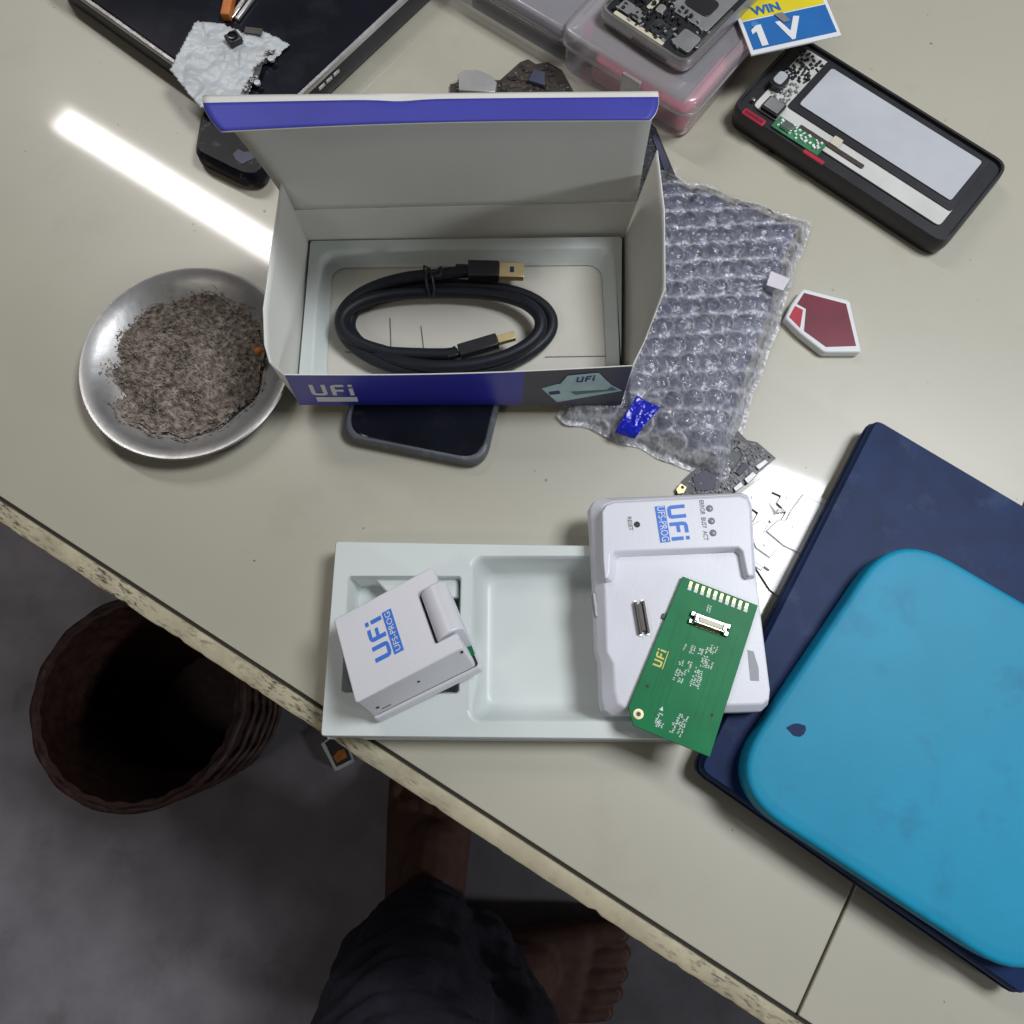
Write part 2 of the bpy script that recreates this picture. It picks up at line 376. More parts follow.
def scatter(poly, z, k, smin, smax, hmin, hmax, ang, rnd, bm=None):
    bm = bm or NB(); xs = [p[0] for p in poly]; ys = [p[1] for p in poly]; c = 0; t = 0; done = []
    while c < k and t < k*30:
        t += 1; p = (rnd.uniform(min(xs), max(xs)), rnd.uniform(min(ys), max(ys)))
        sx, sy = rnd.uniform(smin, smax), rnd.uniform(smin, smax)
        if not inside(p, poly) or any(abs(p[0]-q[0]) < (sx+q[2])*.9 and abs(p[1]-q[1]) < (sx+q[2])*.9 for q in done): continue
        if not all(inside((p[0]+a*sx, p[1]+b*sx), poly) for a, b in ((1.3, 0), (-1.3, 0), (0, 1.3), (0, -1.3))): continue
        h = rnd.uniform(hmin, hmax); a = ang+rnd.choice((0, PI/2)); done.append((*p, max(sx, sy)))
        box(bm, (p[0], p[1], z+h/2), (sx, sy*.6, h/2), Vector((math.cos(a), math.sin(a), 0))); c += 1
    return bm

FZ = -.75
V = Vector
def lerp(a, b, t): return a+(b-a)*t
def L3(lp, z): return [(p[0], p[1], z) for p in lp]
# ------------------------------------------------------------------ the person sitting at the bench (legs only are in view)
pe = thing('person', 'seated person in dark trousers with bare feet on the floor below the bench', 'person', (-.05, -.3, FZ))
def Z(v, z): return V((v[0], v[1], z))
lf, rf = V((-.112, -.225, 0)), V((-.066, -.285, 0))                       # ankles
ld2, rd2 = V((.03, 1, 0)).normalized(), V((1, .0, 0)).normalized()     # where the toes point
lk, rk = V((-.085, -.285, -.245)), V((-.01, -.385, -.26)); lh, rh = V((-.30, -.60, -.285)), V((-.13, -.70, -.285))
bm = NB()
def foot(an, d, big):
    f = 1.2; F = lambda q: V((an.x+(q[0]-an.x)*f, an.y+(q[1]-an.y)*f, FZ+(q[2]-FZ)*f)); cap0 = capsule
    def capsule_(b_, p_, q_, r1, r2): cap0(b_, F(p_), F(q_), r1*f, r2*f)
    s = V((-d.y, d.x, 0))*big                                        # towards the big toe
    A = Z(an, FZ+.085)
    capsule_(bm, A, Z(an, FZ+.05), .034, .036)
    capsule_(bm, Z(an-d*.042, FZ+.034), Z(an-d*.01, FZ+.045), .031, .034)
    capsule_(bm, Z(an, FZ+.058), Z(an+d*.075+s*.006, FZ+.036), .036, .030)
    for k, o in enumerate((.030, .013, -.004, -.020, -.034)):
        capsule_(bm, Z(an+s*o*.45, FZ+.038), Z(an+d*(.125-.004*k)+s*o, FZ+.020), .027, .0185-.0007*k)
    tips = []
    for k, (o, l, r) in enumerate(((.034, .170, .0125), (.0135, .174, .0090), (-.0045, .171, .0086), (-.0215, .165, .0084), (-.0375, .154, .0084))):
        b = Z(an+d*(l-.050)+s*o*1.04, FZ+.020); kx = Z(an+d*(l-.022)+s*o*1.10, FZ+.0185); e = Z(an+d*l+s*o*1.10, FZ+r+.0005)
        capsule_(bm, b, kx, r*1.15, r*1.02); capsule_(bm, kx, e, r*1.02, r*1.10); tips.append((F(e), d, r*f, s))
    return tips
tips = foot(lf, ld2, -1)+foot(rf, rd2, 1)
for an, kn, hi in ((lf, lk, lh), (rf, rk, rh)):
    capsule(bm, Z(an, FZ+.08), Z(lerp(an, kn, .55), -.52), .034, .052); capsule(bm, Z(lerp(an, kn, .55), -.52), kn, .052, .056); capsule(bm, kn, hi, .058, .082)
hc = (lh+rh)/2; capsule(bm, lh, rh, .085, .085); capsule(bm, hc, hc+V((-.03, -.05, .17)), .11, .115)
body = remesh(bm, .0032, 4); obj('body', body, M['skin'], pe, smooth=180)
for e, d, r, s in tips:
    bm = NB(); c = e+V((0, 0, r*.80))-d*.001; lp = [c+d*r*.75*math.cos(k*PI/6)+s*r*.62*math.sin(k*PI/6)+V((0, 0, -.0006 if math.cos(k*PI/6) > .5 else 0)) for k in range(12)]
    loft(bm, [lp, [q+V((0, 0, .0016)) for q in lp]]); obj('toenail', fix(bm), M['nail'], pe)
bm = NB()
for an, kn, hi, hem in ((lf, lk, lh, .15), (rf, rk, rh, .10)):
    ank = lerp(Z(an, FZ+.085), kn, .12)
    capsule(bm, lerp(Z(an, FZ+.085), kn, hem*.6), lerp(Z(an, FZ+.085), kn, .55), .066 if an is lf else .090, .078 if an is lf else .094); capsule(bm, lerp(Z(an, FZ+.085), kn, .55), kn, .080, .090); capsule(bm, kn, hi, .090, .115)
capsule(bm, lh, rh, .11, .11); capsule(bm, hc, hc+V((-.02, -.03, .12)), .13, .13)
tm = remesh(bm, .0065, 6)
nrm = [v.normal.copy() for v in tm.vertices]
for v, vn in zip(tm.vertices, nrm):
    c = v.co; f_ = .012*noise.noise(V((c.x*14, c.y*14, c.z*9)))+.012*abs(noise.noise(V((c.x*20+c.z*14, c.y*20-c.z*6, c.z*14))))+.004*abs(noise.noise(V((c.x*55+c.z*20, c.y*55, c.z*40))))
    v.co = c+vn*f_
obj('trousers', tm, M['denim'], pe, smooth=180)

# ------------------------------------------------------------------ floor and workbench
E = (P(800, 1020)-P(224, 645)).normalized(); Nn = Vector((-E.y, E.x, 0))      # along the front edge / into the table
A0 = P(224, 645)                                                              # a point of the seam between top and trim
def T(e, n, z=0.): return A0+E*e+Nn*n+Vector((0, 0, z))
fl = NB(); sheet(fl, lambda u, v: Vector((-3+6*u, -3+6*v, -.75)), 24, 24)
f = obj('floor', fl, M['floor']); f['kind'] = 'structure'
tb = thing('workbench', 'cream laminate workbench with a worn pale edge trim, carrying all the electronics', 'table', T(.3, .3, -.75))
def slab_e(e0, e1, n0, n1, z0, z1):
    bm = NB(); prism(bm, [T(e0, n0), T(e1, n0), T(e1, n1), T(e0, n1)], z0, z1); return fix(bm)
obj('tabletop', slab_e(-.62, .3172, .0012, .62, -.018, 0), M['table'], tb, bevel=.0006)
obj('tabletop', slab_e(.3184, .85, .0012, .62, -.018, 0), M['table'], tb, bevel=.0006)
obj('groove', slab_e(-.62, .85, -.0012, .62, -.024, -.0014) if False else slab_e(-.62, .85, -.002, .62, -.030, -.0185), M['wood'], tb)
obj('seam', slab_e(-.62, .85, -.0004, .0009, -.018, -.0012), M['groove'], tb)
tr = NB()
def trim_fn(u, v):
    e = -.62+1.47*u
    prof = [(-.0005, -.0012), (-.0008, .0006), (-.002, .0011), (-.0080, .0010), (-.0093, .0003), (-.0099, -.003), (-.0099, -.03), (-.0005, -.03)]
    n, z = prof[round(v*7)]
    if n < -.007: n += .0005*noise.noise(Vector((e*60, 3, 0)))+.0006*max(0, noise.noise(Vector((e*170, 3, 0)))-.1)*3
    return T(e, n, z+.00025*noise.noise(Vector((e*90, n*300, 0))))
sheet(tr, trim_fn, 420, 7); obj('edge_trim', fix(tr), M['trim'], tb, smooth=40)
for e, n in ((-.5, .08), (.75, .08), (-.5, .55), (.75, .55)):
    obj('leg', slab_e(e-.02, e+.02, n-.02, n+.02, -.75, -.03), M['alu'], tb)

# ------------------------------------------------------------------ product box
BZ = .0095
FL, FR, BL, BR = Vector((-.1140, .1722, BZ)), Vector((.0583, .1722, BZ)), Vector((-.1140, .2680, BZ)), Vector((.0630, .2720, BZ))
FLr, FRr = P(285, 374.5, .046), P(632.5, 365.5, .046)
BLr, BRr = P(293, 210, .046), P(637, 201.5, .046)
def lerp(a, b, t): return a+(b-a)*t
def bil(a, b, c, d): return lambda u, v: lerp(lerp(a, b, u), lerp(d, c, u), v)
bx = thing('product_box', 'open white cardboard box with blue printed front, holding a coiled black cable', 'box', (-.025, .22, BZ))
bm = NB(); sheet(bm, bil(FL, FR, BR, BL), 2, 2); obj('bottom_panel', bm, M['card_floor'], bx, solid=.0006)
fp = bil(FL, FR, FRr, FLr)
def front(u, v, off=0.):
    p = fp(u, v); w = math.sin(PI*u)
    return p+Vector((0, -.0012*w*v-off, -.0014*w*v*(1-.3*u)))
bm = NB(); sheet(bm, front, 24, 4); fo = obj('front_panel', bm, M['card_in'], bx, solid=.0006)
def on_front(name, u0, u1, v0, v1, off, m, par=None):
    bm = NB(); sheet(bm, lambda u, v: front(u0+(u1-u0)*u, v0+(v1-v0)*v, off), 16, 4); return obj(name, bm, m, par or fo, solid=.0001)
on_front('blue_print', 0.0, .690, 0, .995, .00045, M['blue']); on_front('slate_print', .691, 1.0, 0, .995, .00045, M['slate'])
# white logo and little picture printed on the front
bm = NB()
for p in logo_polys(): prism(bm, p, 0, .02)
fx = lambda v: front(.055+v.co.x*.063, .36+v.co.y*.36, .0007+v.co.z*.002)
for v in bm.verts: v.co = fx(v)
obj('printed_logo', bm, M['white_ink'], fo)
on_front('logo_bar', .062, .187, .14, .30, .0007, M['white_ink'])
def front_poly(name, pts, off, m):
    bm = NB(); vs = [bm.verts.new(front(u, v, off)) for u, v in pts]; bm.faces.new(vs); return obj(name, fix(bm), m, fo, solid=.0001)
front_poly('printed_picture', [(.745, .52), (.79, .63), (.93, .66), (.99, .40), (.80, .10)], .0007, M['teal'])
front_poly('printed_picture', [(.80, .66), (.815, .86), (.905, .90), (.955, .55), (.945, .45), (.835, .42)], .0009, M['teal'])
front_poly('printed_picture', [(.835, .42), (.945, .45), (.953, .53), (.975, .44), (.85, .33)], .0011, M['teal_dk'])
bm = NB()
for p in logo_polys(): prism(bm, p, 0, .02)
for v in bm.verts: v.co = front(.845+v.co.x*.026, .68+v.co.y*.14+v.co.x*.015, .0012+v.co.z*.002)
obj('printed_logo', bm, M['navy_ink'], fo)
front_poly('printed_mark', [(.768, .42), (.80, .45), (.805, .36), (.773, .33)], .0009, M['navy_ink'])
bm = NB(); sheet(bm, bil(BL, BR, BRr, BLr), 12, 3); obj('back_panel', bm, M['card_in'], bx, solid=.0006)
# end walls with their raised dust flaps
def poly_panel(name, pts, bow, cuts=10, m=None):
    """pts: pairs (low, high) along the panel"""
    def fn(u, v):
        k = u*(len(pts)-1); i = min(len(pts)-2, int(k)); t = k-i
        lo = lerp(pts[i][0], pts[i+1][0], t); hi = lerp(pts[i][1], pts[i+1][1], t)
        p = lerp(lo, hi, v); p.x += bow*math.sin(PI*min(1, v*1.1))*math.sin(PI*u); return p
    bm = NB(); sheet(bm, fn, cuts*(len(pts)-1), 10); return obj(name, bm, m or M['card_in'], bx, solid=.0006, smooth=60)
V = Vector
lw = [(FL, FLr), (lerp(FL, BL, .02), V((-.1150, .1712, .0600))), (lerp(FL, BL, .08), V((-.1165, .1780, .0650))), (lerp(FL, BL, .25), V((-.1175, .1950, .0686))), (lerp(FL, BL, .62), V((-.1165, .2330, .0676))), (BL, V((-.1140, .2725, .0700)))]
poly_panel('side_panel', lw, -.001, 5)
rw = [(FR, FRr), (lerp(FR, BR, .12), V((.0655, .1885, .0478))), (lerp(FR, BR, .38), V((.0740, .2090, .0636))), (lerp(FR, BR, .72), V((.0742, .2470, .0716))), (BR, V((.0720, .2800, .0740)))]
poly_panel('side_panel', rw, .0012, 6)
# lid, hinged on the back panel, with the tucked front flap bent forward
LT, RT = P(204, 97.5, .137), P(657.5, 93.5, .1365)
def lid(u, v):
    a, b = BLr, BRr
    p = lerp(lerp(a, b, u), lerp(LT, RT, u), v)
    p.y += .0025*math.sin(PI*v)*(.6+.4*math.cos(2*PI*u)) ; return p
bm = NB(); sheet(bm, lid, 28, 16); ld = obj('lid', bm, M['card_in'], bx, solid=.0007, smooth=60)
def flap(u, v, off=0.):
    w = (.0185-.0035*u)*(1-.10*math.sin(PI*u)); e0 = .0 + .05*v*v; e1 = 1.0-.022*v**4
    uu = e0+(e1-e0)*u; p = lerp(LT, RT, uu)+V((0, .0003, .0006))
    rise = .0008+.0022*math.exp(-((u-.43)/.05)**2)*math.exp(-(v/.3)**2)*-1
    p += V((0, -w*v, rise*(1 if v > 0 else 0)+.0003*math.sin(PI*v)-.0004*v+off)); return p
bm = NB(); sheet(bm, flap, 60, 8); tf = obj('tuck_flap', bm, M['card_in'], ld, solid=.0006, smooth=60)
bm = NB(); sheet(bm, lambda u, v: flap(.001+.998*u, .27+.725*v, .0006), 60, 8); obj('blue_stripe', bm, M['blue2'], tf, solid=.0001, smooth=60)
for a, b, nm in ((BLr, BRr, 'fold_line'), (LT, RT, 'fold_line')):
    pts = [lerp(a, b, k/40)+V((0, -.0005 if a is BLr else .0002, .0003+.00012*noise.noise(V((k*.9, 1, 0))))) for k in range(41)]
    bm = NB(); tube(bm, pts, [.00045+.00022*noise.noise(V((k*.7, 4, 0))) for k in range(41)], 6); obj(nm, fix(bm), M['paper'], bx, smooth=60)
# creases on the box floor
bm = NB()
for a, b in (((345, 352), (470, 357)), ((545, 357), (612, 356)), ((390, 318), (391, 348)), ((421, 326), (424, 352))):
    a, b = P(*a, BZ+.0006), P(*b, BZ+.0006); d = (b-a).normalized(); bm = NB(); box(bm, (a+b)/2, ((b-a).length/2, .00022, .0001), d); obj('crease', bm, M['grey_ink'], bx)
# white plastic insert inside the box
IZ = .0192
cx_, cy_ = -.0262, .2205
outer = [(-.1128, .1735), (.0572, .1735), (.0614, .2692), (-.1124, .2665)]
o_l = ccw(roundpoly(outer, .002, 3))
hole = lambda e, r: rrect(-.0250, .2210, .0815-e, .0405-e, r, .012, 6)
bm = NB(); rings = holed(bm, o_l, [hole(-.0012, .0092)], IZ)
ring_down(bm, rings[0], [[(x, y, BZ+.0006) for x, y in o_l]])
ring_down(bm, rings[1], [[(*p, IZ) for p in hole(0, .008)], [(*p, IZ-.0007) for p in hole(.0008, .008)], [(*p, BZ+.0022) for p in hole(.0042, .008)], [(*p, BZ+.0009) for p in hole(.0055, .008)]])
it = obj('box_insert', fix(bm), M['tray'], smooth=40); tag(it, 'shallow white plastic insert lying in the open cardboard box under the cable', 'insert')

# ------------------------------------------------------------------ coiled cable
cb = thing('cable', 'coiled black cable with gold plugs lying inside the open box', 'cable', (-.035, .215, .0105))
keys = [(82, 100, 48, .0220), (180, 105, 49, .0180), (270, 102, 52, .0155), (360, 106, 48, .0145), (450, 99, 38, .0142), (540, 95, 40, .0142), (630, 97, 43.5, .0205),
        (720, 98, 40, .0215), (810, 94, 31, .0170), (900, 101, 41, .0215), (972, 92, 35, .0180)]
def kint(th):
    for a, b in zip(keys, keys[1:]):
        if th <= b[0]:
            t = (th-a[0])/(b[0]-a[0]); t = t*t*(3-2*t); return [a[i]+(b[i]-a[i])*t for i in (1, 2, 3)]
    return keys[-1][1:]
pts = [P(472, 270.5, .0225), P(465, 271.5, .0222)]
th = 94
while th < 966:
    rx, ry, z = kint(th); a = math.radians(th)
    pts.append(P(444+rx*math.cos(a)*(1+.02*math.sin(a*1.3)), 323-ry*math.sin(a), z)); th += 9
pts += [P(446, 354.5, .0185), P(458, 351, .0195)]
bm = NB(); tube(bm, spline(pts, 3), .0034, 12); obj('jacket', fix(bm), M['cable'], cb, smooth=60)
def plug(rear, tip, body_l, hx, hz, tip_l, tip_h, name, m_tip, mark):
    d = (tip-rear).normalized(); s = d.cross(V((0, 0, 1))).normalized(); up = s.cross(d)
    bm = NB()
    c = rear+d*body_l/2; box(bm, c, (body_l/2, hx, hz), d, s, up)
    box(bm, rear-d*.0035, (.0034, hx*.62, hz*.62), d, s, up)
    pb = obj('plug_housing', fix(bm), M['blackpl'], cb, bevel=.0007)
    bm = NB(); box(bm, rear+d*(body_l+tip_l/2), (tip_l/2, hx*tip_h, hz*.62), d, s, up); pt = obj('plug_shell', fix(bm), m_tip, pb, bevel=.0003)
    if mark:
        bm = NB(); box(bm, rear+d*(body_l+tip_l*.52)+up*(hz*.62+.0001), (.0011, .0017, .0002), d, s, up); obj('shell_hole', fix(bm), M['navy_ink'], pt)
plug(P(468, 270.5, .0228), P(524, 272, .0228), .0170, .0048, .0034, .0135, .9, 'a', M['gold'], True)
plug(P(459, 352, .0200), P(524, 333, .0225), .0215, .0036, .0028, .0095, .62, 'c', M['gold'], False)
bm = NB(); tube(bm, spline([P(428, 268, .026), P(426, 277, .0262), P(428, 290, .022), P(432, 298, .016), P(434, 290, .0225), P(432, 276, .0262), P(429, 268, .0255)], 6), .0007, 6)
tube(bm, spline([P(429, 269, .026), P(434, 272, .027), P(441, 267, .028), P(440, 275, .0275), P(434, 276, .0268)], 6), .0006, 6)
tube(bm, spline([P(428, 268, .026), P(424, 266, .0265), P(425, 271, .0265), P(430, 272, .0265)], 6), .0006, 6)
obj('twist_tie', fix(bm), M['blackpl'], cb, smooth=60)

# ------------------------------------------------------------------ phone under the box
ph = thing('phone', 'black glass phone in a worn grey bumper, half hidden under the printed box', 'phone', (-.045, .2, 0))
c1, c2, c3 = P(339, 437, .0085), P(485, 466, .0085), P(494.5, 405, .0085)
dx = (c2-c1).normalized(); dy = V((-dx.y, dx.x, 0)); wd = (c2-c1).length
quad = [c1, c2, c2+dy*.142, c1+dy*.142]
rp = roundpoly([(p.x, p.y) for p in quad], .012, 6); rp = ccw(rp)
cxy = sum((V((*p, 0)) for p in rp), V())/len(rp)
def ins(lp, d):
    out = []
    for x, y in lp:
        v = V((x-cxy.x, y-cxy.y, 0)); a, b = v.dot(dx), v.dot(dy); a -= math.copysign(min(abs(a), d), a); b -= math.copysign(min(abs(b), d), b)
        q = cxy+dx*a+dy*b; out.append((q.x, q.y))
    return out
L3 = lambda lp, z: [(p[0], p[1], z) for p in lp]
bm = NB(); loft(bm, [L3(ins(rp, .002), .0), L3(ins(rp, .0004), .0018), L3(rp, .0045), L3(ins(rp, .0004), .0078), L3(ins(rp, .0014), .0088), L3(ins(rp, .0027), .0086), L3(ins(rp, .003), .0077)], True, True)
obj('bumper', fix(bm), M['case_grey'], ph, smooth=50)
bm = NB(); loft(bm, [L3(ins(rp, .0032), .0070), L3(ins(rp, .0032), .0079), L3(ins(rp, .0037), .0082)]); obj('screen', fix(bm), M['glass'], ph, smooth=50)

# ------------------------------------------------------------------ steel plate with husks
PC = P(187, 362, .010); PR = .0575
pl = thing('plate', 'shallow round steel plate heaped with brown debris left of the box', 'plate', (PC.x, PC.y, 0))
bm = NB(); lathe(bm, [(.030, 0), (.036, .0006), (.051, .0085), (PR-.001, .0112), (PR, .0118), (PR-.0006, .0126), (PR-.0022, .0124), (.0505, .0098), (.0355, .0022), (.010, .0016)], (PC.x, PC.y, 0), 96)
obj('dish', fix(bm), M['steel'], pl, smooth=50)
hp = NB()
def heap(u, v):
    a = 2*PI*u; r = .0445*v*(1+.16*noise.noise(V((3*math.cos(a), 3*math.sin(a), 1))))
    z = .0024+.0085*(1-v**2)+.0045*noise.noise(V((r*math.cos(a)*70, r*math.sin(a)*70, 0)))*(1-v**6) + max(0, v-.82)*.024
    return V((PC.x-.004+r*math.cos(a), PC.y+.004+r*math.sin(a), z))
sheet(hp, heap, 72, 26); bmesh.ops.remove_doubles(hp, verts=hp.verts[:], dist=1e-5)
rnd = random.Random(3)
for k in range(5200):
    a = rnd.uniform(0, 2*PI); v = rnd.random()**.6*1.06; p = heap(a/2/PI, min(v, 1.)); p.z += rnd.uniform(0, .0012)
    if v > 1: p += (p-V((PC.x, PC.y, p.z)))*.04; p.z += .001
    ax = V((rnd.uniform(-1, 1), rnd.uniform(-1, 1), rnd.uniform(-.5, .5))).normalized(); ay = ax.cross(V((rnd.random(), rnd.random(), 1))).normalized()
    l, w = rnd.uniform(.0004, .0017), rnd.uniform(.0002, .0006)
    hp.faces.new([hp.verts.new(p+ax*l*i+ay*w*j) for i, j in ((1, 0), (0, 1), (-1, 0), (0, -1))])
hb = obj('debris', hp, M['debris']); tag(hb, 'heap of fine brown husks and dust on the steel plate', 'debris', kind='stuff')
bm = NB(); oc = P(258, 351, .012); bmesh.ops.create_icosphere(bm, subdivisions=2, radius=.0026, matrix=Matrix.Translation(oc))
for v in bm.verts: v.co += V((1, .5, .3))*.0012*noise.noise(v.co*500); v.co.z = oc.z+(v.co.z-oc.z)*.6
og = obj('orange_scrap', bm, M['orange'], smooth=60); tag(og, 'small orange scrap on the brown heap at the plate rim by the box', 'scrap')

# ------------------------------------------------------------------ bubble-wrap parcel
TLb, TRb, BRb, BLb = V((.0870, .3290, 0)), V((.1765, .2905, 0)), V((.1085, .1290, 0)), V((.0240, .1680, 0))
UX = (TRb-TLb).normalized(); VY = (BLb-TLb).normalized(); WU = (TRb-TLb).length; WV = (BLb-TLb).length
pc = thing('wrapped_parcel', 'flat parcel of dark boards in clear bubble wrap with blue tape, right of the box', 'parcel', tuple((TLb+BRb)/2))
under = [(-.116, .169), (.0625, .169), (.0660, .276), (-.116, .272)]
def clampz(p, lim=.0085):
    d = min(.0, 0)
    if inside((p.x, p.y), under): p.z = min(p.z, lim)
    return p
rowd = V((1, .055, 0)).normalized(); rowp = V((-rowd.y, rowd.x, 0))
def edge(u, v):
    return min(u*WU, (1-u)*WU, v*WV, (1-v)*WV)
PILE_SHINE = []
def wrapz(u, v):
    p = TLb+UX*WU*u+VY*WV*v
    p += UX*.0022*noise.noise(V((u*5, v*8, 2)))+VY*.003*noise.noise(V((u*7, v*3, 9)))
    e = edge(u, v)
    base = .0105*min(1, max(0, (e-.003))/.013)**.55+.0012+.0016*noise.noise(V((p.x*45, p.y*45, 0)))
    wx, wy = .0013*noise.noise(V((p.x*110, p.y*110, 3))), .0013*noise.noise(V((p.x*110, p.y*110, 8)))
    a, b = (p.dot(rowd)+wx)/.0112, (p.dot(rowp)+wy)/.0112
    b0 = math.floor(b); best = 9; key = (0, 0)
    for j in (b0, b0+1):
        of = .5*(j % 2); i0 = round(a-of)+of
        for ii in (i0-1, i0, i0+1):
            d = math.hypot((a-ii)*.0112, (b-j)*.0112)
            if d < best: best = d; key = (ii, j)
    pop = .35+.65*abs(noise.noise(V((key[0]*3.7, key[1]*5.1, 1))))*1.6      # some bubbles are flat
    R_ = .0053; dome = .0036*pop*max(0, 1-(best/R_)**2.4)**.8 if best < R_ else 0
    cr = abs(noise.noise(V((p.x*190, p.y*190, 1)))); cr2 = abs(noise.noise(V((p.x*430, p.y*430, 4)))); cr3 = abs(noise.noise(V((p.x*800, p.y*520, 7))))
    fr = (b % 1)-.5; ridge = math.exp(-(fr/.11)**2)*(.45+.9*abs(noise.noise(V((p.x*55, b0*5, 0)))))*(1 if v < .6 else .55)
    z = base+(dome+.0018*ridge)*min(1, e/.012)+(.0011*cr*(.4+pop)+.0006*cr2+.0003*cr3)*(1 if e > .002 else .6)
    p.z = max(.0009, z); p = clampz(p, .0087)
    rim = math.exp(-((best-R_*.93)/.0006)**2)
    crease = math.exp(-(cr/.07)**2)*.7+math.exp(-(cr2/.06)**2)*.45
    lo_ = .5+.5*noise.noise(V((p.x*18, p.y*18, 6)))
    PILE_SHINE.append(min(1, .03+.95*ridge*(.3+cr2*2.6)+(.22+.30*v)*rim*pop+(.30+.45*v)*crease*(.1+lo_)+.22*v*v+(.5 if e < .006 else 0)*cr2*2)); return p  # thicker film, plus white highlights and near-end brightness put into its whiteness
bm = NB(); sheet(bm, wrapz, 170, 310); fix(bm)
wo = obj('bubble_wrap', bm, M['wrap'], pc, smooth=80)
at_ = wo.data.attributes.new('pile_shine', 'FLOAT', 'POINT'); at_.data.foreach_set('value', PILE_SHINE)
def core(u, v):
    p = TLb+UX*(.006+(WU-.015)*u+.004*noise.noise(V((u*4, v*9, 3))))+VY*(.006+(WV-.019)*v+.004*noise.noise(V((u*9, v*3, 5)))); p.z = .0066+.0010*noise.noise(p*80)-.0048*max(0, 1-min(u*WU, (1-u)*WU, v*WV, (1-v)*WV)/.010); return clampz(p, .0070)
bm = NB(); g = sheet(bm, core, 20, 36)
obj('contents', bm, M['contents'], pc, solid=.002)
tp = [P(616.5, 427.5, .0165), P(637, 434, .0165), P(660.5, 407, .0165), P(656, 396, .0165), P(637, 395, .0165)]
tq = [tp[0], tp[1], tp[2], lerp(tp[2], tp[4], .5), tp[4]]
def tape(u, v):
    q = lerp(lerp(tp[0], tp[1], u), lerp(tp[4], tp[2], u), v)
    q.z = .0152+.0009*noise.noise(q*260)+.0006*noise.noise(q*700)-.006*(1-v)**6
    return q
bm = NB(); sheet(bm, tape, 20, 30); obj('tape', bm, M['tape'], pc, solid=.0002, smooth=80)
bm = NB(); q = [P(771, 271, .0155), P(790, 279, .0155), P(783, 290.5, .0155), P(766.5, 285, .0155)]
bm.faces.new([bm.verts.new(p) for p in q]); obj('label', fix(bm), M['label'], pc, solid=.0002)

# ------------------------------------------------------------------ white tray on the bench
TZ = .020
tx0, tx1, ty0, ty1 = -.0878, .0850, .0012, .0935
ro = ccw(roundpoly([(tx0-.0006, ty0), (tx1, ty0-.0016), (tx1, ty1-.003), (tx0+.0006, ty1)], .0015, 3))
pk1 = lambda e, r: rrect(-.0526, .0482, .0279-e, .0283-e, r, 0, 6)
a, b, c, d = P(471, 556, TZ), P(690, 556, TZ), P(690, 724, TZ), P(468, 722, TZ)
mx_, my_ = (a.x+.079)/2, (a.y+d.y)/2+.0002
pk2 = lambda e, r: rrect((a.x+.0795)/2, my_, (.0795-a.x)/2-e, (a.y-d.y)/2-e, r, 0, 8)
cxt, cyt = (tx0+tx1)/2, (ty0+ty1)/2
grow2 = lambda lp, e: [(x+e*math.copysign(1, x-cxt), y+e*math.copysign(1, y-cyt)) for x, y in lp]
bm = NB(); rings = holed(bm, grow2(ro, -.0012), [pk1(-.0012, .0027), pk2(-.0012, .0067)], TZ)
grow = lambda lp, e, z: [(x+math.copysign(e, x-cxt), y+math.copysign(e, y-cyt), z) for x, y in lp]
ring_down(bm, rings[0], [grow(ro, 0, TZ), grow(ro, .0004, TZ-.0006), grow(ro, .0010, .0008), grow(ro, .0018, .0006)])
ring_down(bm, rings[1], [[(*p, TZ) for p in pk1(0, .0015)], [(*p, TZ-.0006) for p in pk1(.0005, .0015)], [(*p, .0030) for p in pk1(.0020, .002)], [(*p, .0018) for p in pk1(.0028, .002)], [(*p, .0018) for p in pk1(.0045, .002)]], True)
ring_down(bm, rings[2], [[(*p, TZ) for p in pk2(0, .0055)], [(*p, TZ-.0007) for p in pk2(.0007, .0055)], [(*p, TZ-.0022) for p in pk2(.0013, .0055)], [(*p, .0052) for p in pk2(.0050, .006)], [(*p, .0030) for p in pk2(.0066, .006)], [(*p, .0022) for p in pk2(.0092, .006)], [(*p, .0022) for p in pk2(.0120, .006)]], True)
tt = obj('packing_tray', fix(bm), M['tray'], smooth=40); tag(tt, 'white moulded plastic tray with two pockets at the front edge of the bench', 'tray')
ROOT[tt.name] = tt.location.copy()
bm = NB(); prism(bm, pp([(372, 576.5), (459, 576.5), (459, 598), (392, 598)], .015), .004, .0152); obj('pocket_step', fix(bm), M['tray'], tt, bevel=.001)

# ------------------------------------------------------------------ clamshell socket adapter, tilted in the left pocket
sk = thing('chip_socket', 'small white clamshell adapter box with blue lettering, tilted in the tray\'s left pocket', 'adapter', (-.05, .04, .01))
def mid(p, q, k=.62): return p*(1-k)+q*k
A_ = mid(V((-.0842, .0523, .0399)), P(337, 620, .0399)); B_ = mid(V((-.067, .0149, .0523)), P(355, 704, .0523))
C_ = mid(V((-.0199, .0374, .0545)), P(461, 647, .0545)); D_ = mid(V((-.0371, .0748, .0421)), P(433, 564, .0421))
Bb = mid(V((-.0616, .0068, .0202)), V((-.0616, .0068, .0202))); Cb = V((-.0143, .0293, .0224)); Ab = V((-.0786, .0442, .0079)); Db = V((-.0316, .0666, .0101))
def K(x, y, w):
    """x 0..1 along the front, y 0..1 front to back, w 0 top .. 1 bottom (may go past)"""
    t = lerp(lerp(B_, C_, x), lerp(A_, D_, x), y); b = lerp(lerp(Bb, Cb, x), lerp(Ab, Db, x), y); return lerp(t, b, w)
def kmap(bm):
    for v in bm.verts: v.co = K(*v.co)
    return fix(bm)
def kprism(pts, w0, w1, taper=0.):
    bm = NB(); prism(bm, pts, w0, w1, taper); return kmap(bm)
